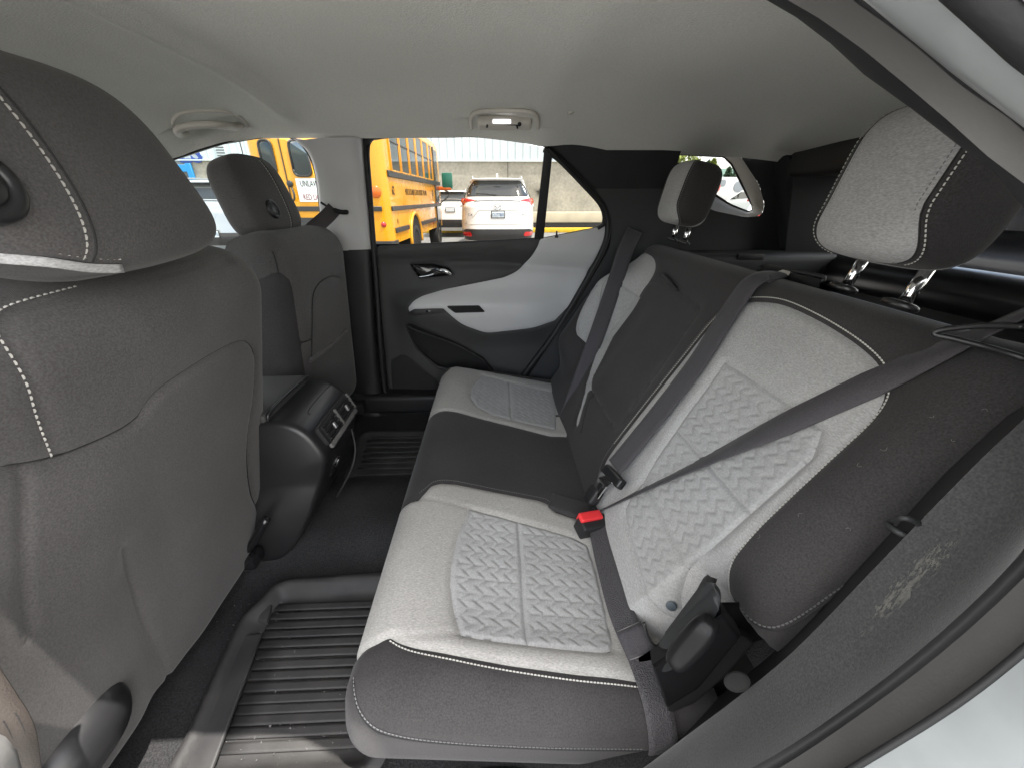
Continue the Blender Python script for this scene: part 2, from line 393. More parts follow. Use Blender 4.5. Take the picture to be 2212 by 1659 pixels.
for x in np.concatenate([np.linspace(-1.22, -.75, 24), np.linspace(-.73, -.48, 34), np.linspace(-.46, 1.14, 56)]):
    e_ = .605 + .045 * float(sstep(.25, .5, x)); ys = np.concatenate([np.linspace(-e_, -.40, 22), np.linspace(-.38, .38, 16), np.linspace(.40, e_, 34)])
    rows.append(np.stack([np.full_like(ys, x), ys, roofz(x, ys)], 1))
headliner = grid('headliner', rows, 'head', car)
# outer roof skin above it
rows = [np.stack([np.full(13, x), np.linspace(-.72 - .11 * sstep(.02, .2, x), .70, 13), np.interp(x, XE, ZE) + .16 - .11 * np.abs(np.linspace(-1, 1, 13)) ** 3], 1) for x in np.linspace(-1.22, 1.35, 24)]
grid('roof_panel', rows, 'paint', car)
# button plug in the headliner and grab handles
p = atroof(1232, 246); V, F = lathe([(.0095, 0), (.0095, .002), (.007, .0035), (.0001, .0037)], 16); q = np.array([[p[0], p[1]]])
mk('trim_plug', place(V, ROOF.on(q)[0], ROOF.nor(q)[0]), F, 'headtrim', car)
def htube(px, lifts, r, m, parent, n=6, seg=10, name='grab_handle'):
    P = [atroof(a, b, l) for (a, b), l in zip(px, lifts)]; L = cr(P, n); V, F = tube(L, np.interp(np.linspace(0, 1, len(L)), np.linspace(0, 1, len(r)), r), seg); return mk(name, V, F, m, parent)
h1 = htube([(404, 290), (390, 279), (386, 264), (404, 253), (440, 247), (482, 250), (508, 261), (522, 272)], [-.004, .020, .030, .034, .036, .034, .024, -.002], [.008, .011, .010, .0095, .0095, .0105, .0115, .009], 'headtrim', car)
htube([(378, 282), (374, 262), (392, 245), (440, 239), (490, 242), (520, 255), (536, 274)], [.001] * 7, [.005, .005], 'headtrim', h1, name='handle_recess')
# rear handle: folded, with reading lamp
hc = atroof(1090, 258, .014); h2 = frombm('grab_handle', box(hc, (.165, .034, .030), .011, 3, Matrix.Rotation(R(-32), 3, 'X')), 'headtrim', car)
htube([(1018, 274), (1018, 250), (1036, 239), (1090, 236), (1142, 239), (1160, 250), (1162, 274)], [.006] * 7, [.006, .006], 'headtrim', h2, 5, 8, 'handle_bezel')
frombm('reading_lamp', box(aty(1084, 264, hc[1] - .016), (.054, .008, .011), .002, 2, Matrix.Rotation(R(-25), 3, 'X')), emit('lamp_lens', (1, .93, 1), .4), h2)  # weak lens glow stands in for a soft highlight
V, F = lathe([(.006, -.004), (.006, .004), (.004, .007), (.0001, .007)], 12); mk('lamp_button', place(V, aty(1122, 269, hc[1] - .015), (0, -1, -.3)), F, 'dark', h2)
V, F = tube(cr([aty(a, b, hc[1] - .014) for a, b in [(1052, 277), (1053, 270), (1060, 268), (1110, 270), (1116, 272), (1118, 279)]], 4), .003, 6); mk('lamp_bezel', V, F, 'dark', h2)
# sun visor corner beyond the driver headrest
frombm('sun_visor', box(aty(306, 287, .50), (.09, .16, .014), .006, 3, Matrix.Rotation(R(-6), 3, 'X')), 'headtrim', car)

# ---- pillar between the doors on the far side
def rowsof(spec):
    return [[aty(px, py, y) for px, py, y in r] for r in spec]
up = rowsof([[(628, 297, .60), (645, 303, .585), (680, 300, .575), (720, 299, .575), (760, 298, .58), (778, 299, .60), (786, 301, .635)],
             [(664, 330, .63), (672, 332, .605), (700, 335, .592), (730, 335, .592), (765, 335, .60), (781, 335, .62), (790, 336, .655)],
             [(681, 380, .655), (686, 381, .63), (712, 385, .612), (740, 385, .612), (770, 385, .62), (786, 385, .64), (794, 386, .675)],
             [(690, 450, .675), (695, 451, .655), (718, 455, .640), (745, 455, .640), (777, 455, .645), (792, 455, .665), (799, 456, .695)],
             [(695, 510, .69), (700, 511, .675), (722, 513, .66), (748, 513, .66), (782, 512, .665), (796, 511, .68), (803, 511, .71)],
             [(698, 541, .70), (703, 541, .685), (725, 541, .672), (750, 541, .672), (785, 540, .676), (799, 539, .69), (806, 538, .72)]])
up = [cr(r, 4) for r in up]; up = np.array(up); up = np.array([cr(up[:, j], 5) for j in range(up.shape[1])]).transpose(1, 0, 2)
pil = grid('pillar_trim', list(up), 'lighttrim', car)
lo = rowsof([[(690, 541, .72), (700, 542, .69), (750, 542, .680), (787, 541, .684), (800, 540, .70), (807, 540, .74)],
             [(690, 640, .73), (712, 640, .70), (756, 640, .69), (792, 640, .69), (805, 640, .705), (812, 640, .745)],
             [(700, 760, .73), (735, 760, .70), (768, 760, .685), (797, 760, .685), (812, 760, .70), (820, 760, .745)],
             [(690, 840, .73), (742, 840, .70), (778, 840, .675), (803, 840, .675), (820, 840, .69), (830, 840, .735)],
             [(680, 890, .72), (735, 890, .68), (782, 889, .650), (812, 888, .650), (832, 888, .68), (842, 888, .72)],
             [(680, 925, .70), (735, 925, .66), (785, 915, .630), (830, 912, .625), (870, 908, .65), (890, 905, .70)]])
lo = [cr(r, 4) for r in lo]; lo = np.array(lo); lo = np.array([cr(lo[:, j], 5) for j in range(lo.shape[1])]).transpose(1, 0, 2)
grid('lower_pillar_trim', list(lo), 'dark', car)
# embossed airbag tab and the belt slot
e = [aty(a, b, .598) for a, b in [(700, 333), (728, 332), (733, 347), (706, 348)]]
V, F = tube(np.vstack([resample(rnd(e, .006), .004), e[:0].reshape(0, 3) if False else resample(rnd(e, .006), .004)[:1]]), .0011, 5); mk('airbag_tab', V, F, 'headtrim', pil)
V, F = tube(cr([aty(a, b, .632) for a, b in [(693, 438), (712, 450), (735, 459), (752, 459)]], 4), [.004] * 6 + [.008] * 6 + [.006], 8); mk('belt_slot', V, F, 'hole', pil)

# ---- far door aperture seal
sp = [aty(a, b, y) for a, b, y in [(870, 290, .61), (822, 294, .615), (799, 302, .62), (792, 330, .635), (797, 400, .66), (803, 480, .69), (808, 545, .70), (815, 640, .705), (823, 760, .70), (833, 850, .69), (850, 893, .675), (885, 908, .67), (940, 908, .66)]]
V, F = tube(cr(sp, 6), .0105, 8); mk('door_seal', V, F, 'rubber', car)
sp = [aty(a, b, y) for a, b, y in [(1176, 322, .615), (1190, 330, .62), (1215, 350, .64), (1262, 395, .67), (1300, 440, .69), (1313, 480, .70), (1306, 530, .70), (1270, 600, .70), (1232, 665, .70), (1188, 735, .695), (1130, 812, .69), (1095, 870, .68)]]
V, F = tube(cr(sp, 6), .0125, 8); mk('door_seal', V, F, 'rubber', car)

# ---- far quarter trim with the small side window
SQ = Wrap((0, .675, 1.1), (1, 0, 0), (0, 0, 1))
qo = rnd(SQ.uv([(1178, 322), (1190, 304), (1420, 309), (1640, 323), (1720, 344), (1850, 352), (1850, 640), (1600, 640), (1380, 700), (1255, 860), (1100, 890), (1140, 815), (1240, 668), (1318, 535), (1322, 480), (1310, 440), (1262, 388), (1215, 345)]), .02)
ho_px = [(1430, 345), (1452, 325), (1560, 330), (1598, 336), (1640, 400), (1652, 445), (1645, 468), (1610, 470), (1540, 456), (1455, 400), (1428, 366)]
ho = rnd(SQ.uv(ho_px), .02)
panel('quarter_trim', SQ, qo, 'trunk', car, holes=[ho], sp=.014, seam=.0)
SG = Wrap((0, .775, 1.1), (1, 0, 0), (0, 0, 1))
gi = rnd(SG.uv([(1446, 341), (1453, 333), (1563, 339), (1580, 355), (1629, 453), (1617, 460), (1575, 443), (1539, 419)]), .012)
A = resample(SQ.on(ho), .02); n = 90
def ring_from(loop, n, ref):
    L = resample(loop, .002); c = L.mean(0); ang = np.unwrap(np.arctan2(L[:, 2] - c[2], L[:, 0] - c[0])); t = np.linspace(0, 2 * np.pi, n, endpoint=False)
    ang0 = np.mod(ang, 2 * np.pi); k = np.argsort(ang0); return np.stack([np.interp(t, ang0[k], L[k, j], period=2 * np.pi) for j in range(3)], 1)
a = ring_from(SQ.on(ho), n, 0); b = ring_from(SG.on(gi), n, 0)
quarter = grid('window_reveal', [a, a * .94 + b * .06 + [0, .004, 0], a * .5 + b * .5 + [0, -.004, 0], b], mat('taupe_reveal', (.20, .19, .17), .6, vary=(6, .06)), car, closed=True)
V, F = tube(np.vstack([b, b[:1]]) + [0, -.003, 0], .005, 6); mk('glass_seal', V, F, 'rubber', quarter)
panel('quarter_glass', SG, gi, 'tglass', car, sp=.05, seam=0, lift=-.004)
# cargo side: shelf ledge, recess line and the dark pillar behind
frombm('cargo_side_ledge', box((.98, .60, 1.045), (.62, .16, .10), .03, 3), 'trunk', car)
frombm('rear_pillar_trim', prism([(1.02, .70, 1.43), (1.20, .66, 1.40), (1.42, .62, 1.05), (1.42, .62, .5), (1.16, .70, .5), (1.16, .69, 1.08)], (0, -1, 0), .09, .03, 3), 'trunk', car)
frombm('cargo_hook', box((.94, .525, 1.085), (.10, .012, .022), .004), 'dark', car)
frombm('cargo_floor', box((.98, .02, .62), (.75, 1.4, .04), .01), 'carpet', car)
frombm('tailgate_trim', box((1.36, .0, .80), (.10, 1.3, .48), .045, 4), 'softdark', car)
V, F = tube([(1.30, y, 1.045 - .02 * (y / .6) ** 2) for y in np.linspace(-.64, .64, 15)], .062, 16); mk('tailgate_sill', V, F, 'darks', car)
frombm('tailgate_header', box((1.16, 0, 1.40), (.22, 1.26, .10), .03, 3), 'softdark', car)
frombm('load_cover', box((1.02, -.10, .985), (.10, .75, .06), .02, 3), 'dark', car)
SR = Wrap((1.38, 0, 1.25), (0, 1, 0), (-.35, 0, .94))
mk('rear_glass', [(1.40, -.62, 1.09), (1.40, .62, 1.09), (1.25, .58, 1.42), (1.25, -.58, 1.42)], [(0, 1, 2, 3)], glass('back_glass', (.55, .56, .54)), car, smooth=False)

# ---- near door opening: nested strips from the roof rail down behind the camera's right to the sill
def strip(name, A, B, m, n=110, mid=0., parent=None):
    a = resample(cr(A, 8), .001, False); b = resample(cr(B, 8), .001, False)
    t = np.linspace(0, 1, n); ia = np.linspace(0, len(a) - 1, n); ib = np.linspace(0, len(b) - 1, n)
    g = lambda L, i: np.stack([np.interp(i, np.arange(len(L)), L[:, k]) for k in range(3)], 1)
    a, b = g(a, ia), g(b, ib); w = b - a; T = np.gradient(a, axis=0); N = np.cross(T, w); N /= np.maximum(np.linalg.norm(N, axis=1), 1e-9)[:, None]
    s = [a]
    for k in (.15, .35, .5, .65, .85): s.append(a + w * k + N * mid * math.sin(math.pi * k))
    strip.surf = lambda i, k: np.array([np.interp(i, np.arange(n), (a + w * k + N * mid * math.sin(math.pi * k))[:, j]) for j in range(3)])
    strip.nor = N
    return grid(name, s + [b], m, parent or car)
front = lambda y, dz: [(-1.45, y, 1.36 + dz), (-.9, y, 1.44 + dz), (-.4, y, 1.462 + dz), (0, y, 1.447 + dz)]
C0 = front(-.60, 0) + [(.18, -.60, 1.398), (.248, -.62, 1.353), (.278, -.64, 1.328), (.326, -.68, 1.276), (.372, -.72, 1.17), (.385, -.74, 1.08), (.381, -.74, .98), (.344, -.74, .853), (.277, -.74, .715), (.19, -.73, .58), (.08, -.72, .47), (-.08, -.71, .42), (-.62, -.71, .41)]
C1 = front(-.635, -.012) + [(.171, -.640, 1.383), (.235, -.660, 1.343), (.283, -.680, 1.305), (.335, -.705, 1.262), (.380, -.738, 1.16), (.392, -.755, 1.07), (.385, -.756, .97), (.347, -.756, .843), (.281, -.756, .700), (.19, -.748, .56), (.08, -.738, .45), (-.08, -.728, .40), (-.62, -.728, .39)]
C2 = front(-.690, -.012) + [(.172, -.700, 1.363), (.238, -.700, 1.333), (.280, -.704, 1.312), (.330, -.73, 1.262), (.36, -.765, 1.16), (.362, -.783, 1.08), (.338, -.790, .97), (.290, -.790, .845), (.225, -.79, .70), (.15, -.785, .56), (.05, -.78, .455), (-.10, -.775, .405), (-.62, -.775, .395)]
C3 = front(-.728, -.008) + [(.171, -.740, 1.349), (.218, -.740, 1.327), (.262, -.745, 1.305), (.31, -.77, 1.255), (.345, -.81, 1.16), (.350, -.84, 1.08), (.335, -.86, .97), (.295, -.868, .845), (.235, -.87, .70), (.15, -.87, .56), (.05, -.87, .455), (-.10, -.87, .400), (-.62, -.87, .39)]
C4 = front(-.737, .000) + [(.171, -.757, 1.350), (.215, -.757, 1.329), (.262, -.765, 1.307), (.31, -.80, 1.255), (.36, -.86, 1.16), (.375, -.90, 1.08), (.365, -.93, .97), (.32, -.94, .845), (.25, -.94, .70), (.16, -.94, .55), (.05, -.94, .44), (-.10, -.94, .37), (-.62, -.94, .35)]
C5 = front(-.752, .03) + [(.171, -.81, 1.372), (.23, -.80, 1.35), (.30, -.82, 1.32), (.36, -.86, 1.27), (.43, -.93, 1.18), (.46, -.96, 1.08), (.45, -.97, .97), (.40, -.97, .84), (.32, -.97, .68), (.22, -.97, .50), (.08, -.97, .36), (-.10, -.97, .27), (-.62, -.97, .25)]
C1 = C1[:7] + [tuple(np.array(a) + (np.array(b) - np.array(a)) * .5) for a, b in zip(C0[7:], C1[7:])]
strip('door_opening_lip', C0, C1, 'rubber', mid=.002)
strip('door_opening_trim', C1, C2, 'lip', mid=-.006)
strip('door_frame_paint', C2, C3, 'paint', mid=.006)
strip('outer_seal', C3, C4, 'rubber' , mid=.010) if False else strip('door_sill_paint', C3, C4, 'paint', mid=-.008)
strip('outer_body_paint', C4, C5, 'paint', mid=.004)
C6 = [(x + (.0 if i < 4 else .9), y + (0 if i > 6 else .04), z + (.05 if i < 4 else 0)) for i, (x, y, z) in enumerate(C5)]
C6 = C5[:4] + [(.9, -.80, 1.42), (1.1, -.82, 1.40), (1.2, -.84, 1.34), (1.3, -.88, 1.27), (1.3, -.93, 1.18), (1.3, -.96, 1.08), (1.3, -.97, .97), (1.3, -.97, .84), (1.3, -.97, .68), (1.3, -.97, .50), (.6, -.97, .36), (.0, -.97, .26), (-.62, -.97, .22)]
strip('quarter_body_paint', C5[3:], C6[3:], 'paint')  # unseen quarter panel, added to keep sun off the cushion
for off in (.018,):
    V, F = tube(cr([np.array(c3) * .5 + np.array(c4) * .5 + [0, 0, .002] for c3, c4 in zip(C3[:9], C4[:9])], 6), .0075, 8); mk('outer_seal', V, F, 'rubber', car)
V, F = tube(cr([np.array(c) for c in C2], 8), .0028, 8); mk('door_seal', V, F, 'rubber', car)
V, F = tube(cr([np.array(c) * .55 + np.array(d) * .45 + [0, 0, .004] for c, d in zip(C3[8:], C4[8:])], 8), .0025, 6); mk('sill_seam', V, F, 'lens', car)

# ---- flocked wheel-arch trim beside the seat
inn = [aty(a, b, y) for a, b, y in [(2330, 800, -.655), (2212, 905, -.655), (2100, 1010, -.655), (1900, 1215, -.655), (1720, 1400, -.655), (1600, 1500, -.65), (1480, 1590, -.64), (1400, 1650, -.63)]] + [np.array([.13, -.62, .40]), np.array([-.1, -.62, .385])]
out = C0[9:]
strip('wheel_arch_trim', [(.50, -.655, 1.19)] + inn, [(.376, -.725, 1.15)] + out[:8], 'flock', 90, -.014)
mk('seat_side_backing', [aty(a, b, y) for a, b, y in [(1380, 1420, -.55), (1560, 1300, -.55), (1800, 1300, -.60), (1800, 1700, -.60), (1380, 1700, -.55)]], [(0, 1, 2, 3, 4)], 'hole', car, smooth=False)  # near-black sheet added to stand for the darkness in the gap
# pale chalky scuff lying on that trim
pp = []
for i in range(110):
    for k in range(101):
        p = strip.surf(i, k / 100); v = p - CAM
        pp.append((i, k / 100, *p))
pp = np.array(pp); f_ = np.array([math.sin(YAW) * math.cos(PITCH), math.cos(YAW) * math.cos(PITCH), -math.sin(PITCH)])
tgt = ray(1962, 1262); tgt = tgt / np.linalg.norm(tgt); dd = (pp[:, 2:] - CAM); dd /= np.linalg.norm(dd, axis=1)[:, None]; i0, k0 = pp[np.argmax(dd @ tgt)][:2]
ii = np.linspace(i0 - 6, i0 + 6, 161); kk = np.linspace(k0 - .17, k0 + .17, 121); V = [strip.surf(i, k) for i in ii for k in kk]; F = []
nz = rng.normal(size=(161, 121)); n2 = rng.random((161, 121)); 
for _ in range(9): nz = (nz + np.roll(nz, 1, 0) + np.roll(nz, -1, 0) + np.roll(nz, 1, 1) + np.roll(nz, -1, 1)) / 5
nz /= nz.std()
for r in range(160):
    for c in range(120):
        u, v = (r - 80) / 80, (c - 60) / 60; m_ = 1 - ((u * .9 + v * .3) / .62) ** 2 - ((v * .9 - u * .35) / .52) ** 2 + .35 * math.sin(u * 7 + 1) * math.sin(v * 5) + .55 * nz[r, c]
        if m_ * .9 > n2[r, c]: a0 = r * 121 + c; F.append((a0, a0 + 1, a0 + 122, a0 + 121))
V = np.array(V); nn_ = np.cross(V[121] - V[0], V[1] - V[0]); nn_ = nrm(nn_); nn_ = nn_ if nn_ @ (CAM - V[0]) > 0 else -nn_
SCUFF = (V + nn_ * .0012, F)
inn2 = [np.array(q) + [.06, .06, -.08] for q in inn]
strip('wheel_arch_inner', inn2, inn, 'dark', 60)
mk('seat_side_backing', [aty(a, b, y) for a, b, y in [(1380, 1420, -.55), (1560, 1300, -.55), (1800, 1300, -.60), (1800, 1700, -.60), (1380, 1700, -.55)]], [(0, 1, 2, 3, 4)], 'hole', car, smooth=False)  # second copy of the black sheet standing for shade in the gap
# pale chalky scuff on the trim, raised by a hair
SW = Wrap(aty(1950, 1260, -.700), nrm(aty(2040, 1160, -.695) - aty(1860, 1360, -.703)), nrm(aty(1990, 1290, -.725) - aty(1910, 1230, -.675)))
so_ = rnd([(-.075, -.055), (-.03, -.065), (.0, -.04), (.045, -.045), (.08, -.015), (.085, .02), (.03, .03), (-.01, .018), (-.05, .03), (-.08, .0)], .02)
M['scuff'] = mat('chalky_scuff', (.062, .062, .06), .95, bump=(420, .5), col2=(.10, .098, .088), cscale=120, cdetail=8)
mk('chalky_scuff', SCUFF[0], SCUFF[1], 'scuff', car)
# trim behind the camera's right: dark side below the rear quarter window
mk('cargo_side_panel', [(.44, -.70, .4), (1.45, -.66, .4), (1.45, -.66, 1.12), (.44, -.70, 1.12)], [(0, 1, 2, 3)], 'softdark', car, smooth=False)
mk('rear_side_frame', [(1.0, -.66, 1.12), (1.45, -.64, 1.12), (1.3, -.58, 1.44), (.9, -.60, 1.44)], [(0, 1, 2, 3)], 'softdark', car, smooth=False)

# ---- floor: carpet pan, tunnel, far side, front bulkhead and dash
pts = []
ys = np.linspace(-.72, .74, 74); xs = np.linspace(-1.75, .42, 90)
def floorz(x, y):
    z = .372 + 0 * x; z = z + .055 * np.exp(-((y - .0) / .17) ** 4)
    z = z + .04 * sstep(.62, .70, np.abs(y - .02)); z = z + .10 * sstep(-.02, .25, x) + .004 * np.sin(x * 21) * np.sin(y * 17); return z
grid('floor_carpet', [np.stack([np.full_like(ys, x), ys, floorz(x, ys)], 1) for x in xs], 'carpet', car)
frombm('far_sill_trim', box((-.35, .69, .425), (1.5, .10, .09), .02, 3), 'dark', car)
frombm('dashboard', box((-1.98, .0, .78), (.55, 1.42, .42), .08, 4), 'softdark', car)
rows = [np.stack([np.full(15, x), np.linspace(-.74, .74, 15), z - .06 * np.abs(np.linspace(-1, 1, 15)) ** 3], 1) for x, z in ((-2.16, 1.01), (-2.5, 1.0), (-2.9, .95), (-3.2, .86), (-3.3, .70))]
grid('bonnet', rows, 'paint', car)  # out of view, added to bounce sunlight up to the headliner
frombm('sill_plate', prism([aty(a, b, -.755) for a, b in [(-90, 1630), (-40, 1650), (-12, 1680), (0, 1730), (0, 1780), (-90, 1780)]], (0, 1, 0), .02, .004), 'lip', car)
frombm('bulkhead', box((-2.2, 0, .6), (.1, 1.5, .7), .02), 'dark', car)
frombm('front_door_panel', prism([(-.62, .705, .38), (-1.75, .705, .38), (-1.75, .705, 1.02), (-1.5, .705, 1.055), (-.62, .705, 1.085)], (0, 1, 0), .06, .012, 3), 'softdark', car)
frombm('front_door_belt', box((-1.06, .725, 1.075), (.92, .035, .03), .01, 3, Matrix.Rotation(R(-1.6), 3, 'Y')), 'lighttrim', car)
frombm('driver_door_panel', prism([(-.66, -.71, .38), (-1.75, -.71, .38), (-1.75, -.71, 1.05), (-.66, -.71, 1.09)], (0, -1, 0), .08, .012, 3), 'softdark', car)
frombm('driver_pillar_trim', prism([(-.60, -.69, .36), (-.76, -.70, .36), (-.72, -.69, 1.08), (-.62, -.58, 1.47), (-.52, -.58, 1.47), (-.57, -.69, 1.08)], (0, -1, 0), .05, .012, 3), 'dark', car)
frombm('windscreen_pillar', prism([(-1.15, .60, 1.40), (-1.25, .60, 1.36), (-2.0, .70, .98), (-1.85, .70, .98)], (0, 1, 0), .05, .012, 3), 'headtrim', car)
frombm('windscreen_pillar', prism([(-1.15, -.62, 1.40), (-1.25, -.62, 1.36), (-2.0, -.74, .98), (-1.85, -.74, .98)], (0, 1, 0), .05, .012, 3), 'headtrim', car)
mk('windscreen', [(-2.15, -.70, 1.02), (-2.15, .70, 1.02), (-1.22, .60, 1.42), (-1.22, -.60, 1.42)], [(0, 1, 2, 3)], 'wsglass', car, smooth=False)
SF = Wrap((0, .715, 1.09), (1, 0, 0), (0, -.115, .37))
panel('front_door_glass', SF, rnd(SF.uv([(693, 520), (690, 460), (681, 380), (664, 332), (640, 303), (560, 299), (480, 311), (372, 346), (200, 480), (60, 590), (400, 560)]), .02), 'wglass', car, sp=.08, seam=0)
V, F = tube(cr([aty(a, b, y) for a, b, y in [(340, 362, .595), (372, 345, .60), (480, 310, .603), (560, 297, .605), (628, 298, .606), (664, 330, .628), (682, 380, .652), (691, 450, .676), (697, 520, .695)]], 6), .0042, 6); mk('front_window_seal', V, F, 'rubber', car)

# ================================================================== FAR REAR DOOR
door = thing('rear_door', 'closed rear passenger door with dark panel, pale grey armrest and chrome handle', 'car door', (-.1, .74, .4))
arm_w = aty(1000, 660, .72)[2] - 1.1
def doorrel(q):
    u, w = q[:, 0], q[:, 1]
    b = .050 * np.exp(-np.clip((w - arm_w) / .055, 0, 9) ** 2) * (1 - .75 * sstep(arm_w - .02, arm_w - .20, w)) * sstep(-.47, -.34, u) * (1 - .6 * sstep(.12, .30, u))
    b = b + .020 * sstep(-.005, .06, w) * 0 - .012 * sstep(-.10, -.02, w) * sstep(.02, -.05, w) * 0
    s1 = aty(830, 585, .72); s2 = aty(1140, 560, .72)               # the swept shoulder below the window ledge
    yy = w - (-.035 + .02 * np.sin((u + .4) * 5)); b = b + .014 * sstep(-.03, .03, yy) + .012 * np.exp(-((yy + .045) / .02) ** 2) * sstep(-.40, -.15, u) * -1
    return b
SD = Wrap((0, .72, 1.1), (1, 0, 0), (0, 0, 1), h=doorrel)
dpx = [(812, 545), (818, 531), (1000, 525), (1160, 516), (1306, 487), (1314, 510), (1240, 655), (1182, 742), (1125, 815), (1090, 872), (925, 898), (855, 893), (840, 850), (826, 700)]
grey_px = [(1166, 517), (1240, 502), (1305, 488), (1310, 512), (1240, 645), (1197, 690), (1150, 704), (1050, 716), (1000, 696), (964, 664), (940, 661), (887, 668), (886, 660), (897, 646), (915, 637), (960, 625), (1040, 610), (1090, 600), (1120, 586), (1148, 556), (1162, 530)]
do, gr = rnd(SD.uv(dpx), .012), rnd(SD.uv(grey_px), [.006, .01, .006, .01, .01, .008, .03, .03, .03, .006, .01, .003, .006, .012, .012, .02, .03, .02, .03, .03, .01])
spk = rnd(SD.uv([(845, 782), (868, 768), (885, 775), (962, 838), (968, 868), (905, 873), (858, 866), (848, 830)]), .01)
pk = rnd(SD.uv([(878, 700), (890, 694), (985, 738), (1045, 770), (1068, 800), (1060, 822), (1015, 806), (945, 790), (905, 755), (885, 722)]), .012)
hr = rnd(SD.uv([(884, 571), (935, 569), (972, 581), (980, 595), (950, 599), (906, 602), (896, 592)]), .008)
dp = panel('door_panel', SD, do, 'softdark', door, holes=[gr, spk, pk, hr], sp=.009, seam=.004, sw=.008, grooves=[SD.uv([(1166, 517), (1040, 548), (905, 560), (815, 558)])], gd=.003, gw=.006)
panel('armrest_panel', SD, gr, 'lighttrim', door, sp=.009, seam=.003, sw=.010, lift=.002)
panel('speaker_grille', SD, spk, mat('speaker_mesh', (.012, .012, .012), .6, bump=(900, .8, 'voronoi')), door, sp=.012, seam=.004)
V, F = tube(np.vstack([SD.on(resample(spk, .01)), SD.on(resample(spk, .01))[:1]]), .0022, 6); mk('speaker_bezel', V, F, 'dark', door)
panel('map_pocket', SD, pk, 'hole', door, sp=.015, seam=.002, lift=-.035)
L = SD.on(resample(SD.uv([(880, 702), (900, 752), (945, 793), (1000, 806)]), .01, False), .002); V, F = tube(cr(L[::2], 2), .004, 6); mk('pocket_edge', V, F, 'dark', door)
L = SD.on(resample(SD.uv([(880, 700), (985, 742), (1040, 772), (1066, 805)]), .01, False), .001); V, F = tube(cr(L[::2], 2), .003, 6); mk('pocket_lip', V, F, 'dark', door)
# handle bowl and lever
A = SD.on(resample(hr, .006)); c = A.mean(0)
bowl = grid('handle_bowl', [A, A * .93 + c * .07 + [0, .012, 0], A * .8 + c * .2 + [0, .022, 0], A * .05 + c * .95 + [0, .024, 0]], 'gloss', door, closed=True)
V, F = tube(np.vstack([A, A[:1]]), .0024, 6); mk('handle_bezel', V, F, 'darks', bowl)
lv = cr([aty(a, b, y) for a, b, y in [(905, 599, .712), (925, 596, .708), (940, 591, .706), (953, 585, .702), (966, 588, .700), (975, 594, .703)]], 6)
V, F = tube(lv, np.interp(np.arange(len(lv)), [0, 10, 18, 24, 30], [.003, .0042, .0085, .009, .004]), 10); mk('door_handle', V, F, 'chrome', door)
sl_ = rnd(SD.uv([(968, 656), (1036, 655), (1048, 667), (986, 669)]), .004)
panel('pull_slot', SD, sl_, 'hole', door, sp=.01, seam=.0, lift=.0045)
V, F = tube(np.vstack([SD.on(resample(sl_, .006), .005), SD.on(resample(sl_, .006), .005)[:1]]), .0018, 6); mk('slot_bezel', V, F, 'gloss', door)
sw_ = rnd(SD.uv([(884, 672), (900, 661), (962, 660), (968, 668), (900, 676)]), .005)
panel('switch_plinth', SD, sw_, 'dark', door, sp=.01, seam=.002, lift=.006)
frombm('window_switch', box(SD.on(SD.uv([(930, 665)]), .011)[0], (.022, .008, .007), .0025), 'gloss', door)
V, F = lathe([(.010, -.004), (.010, .001), (.004, .004), (.0036, .014), (.0028, .020), (.0001, .0215)], 14)
mk('lock_knob', place(V, aty(1202, 511, .712), (0, -.25, 1)), F, 'darks', door)
# body side behind the door trims
SWO = Wrap((0, .745, 1.115), (1, 0, 0), (0, -.122, .345))
wo_ = [(803, 528), (792, 330), (800, 303), (830, 291), (880, 287), (1000, 291), (1110, 304), (1190, 322), (1250, 380), (1306, 440), (1316, 486), (1160, 520), (1000, 528)]
panel('body_side', SWO, [(-.60, -.06), (.66, -.06), (.66, .45), (-.60, .45)], 'rubber', car, holes=[rnd(SWO.uv(wo_), .01)], sp=.04, seam=0)
mk('body_side', [(-.62, .775, .25), (.8, .775, .25), (.8, .755, 1.10), (-.62, .755, 1.10)], [(0, 1, 2, 3)], 'rubber', car, smooth=False)
# window frame, division bar, panes
SWN = Wrap((0, .728, 1.115), (1, 0, 0), (0, -.122, .345))
panel('window_pane', SWN, SWN.uv([(806, 548), (790, 300), (880, 288), (1000, 293), (1110, 306), (1182, 322), (1162, 524)]), 'tglass', door, sp=.08, seam=0)
panel('quarter_pane', SWN, SWN.uv([(1182, 322), (1250, 385), (1306, 445), (1312, 490), (1162, 524)]), 'tglass', door, sp=.08, seam=0)
dv = [SWN.on(SWN.uv([q]))[0] for q in [(1176, 318), (1193, 330), (1173, 522), (1153, 523)]]
frombm('division_bar', prism(dv, SWN.N, .012, .002), 'rubber', door)
V, F = tube(cr([aty(a, b, .717) for a, b in [(812, 536), (900, 529), (1000, 524), (1080, 520), (1160, 516)]], 6), .0038, 6); mk('belt_seal', V, F, 'rubber', door)
V, F = tube(cr([SWN.on(SWN.uv([q]), .006)[0] for q in [(1184, 322), (1215, 353), (1258, 398), (1293, 437), (1304, 462), (1303, 482), (1290, 492)]], 6), .0085, 8); mk('quarter_frame', V, F, 'rubber', door)

# ================================================================== REAR BENCH SEAT
seat = thing('rear_seat', 'rear bench seat in pale heather grey and black cloth with quilted inserts', 'car seat', (.0, .0, .40))
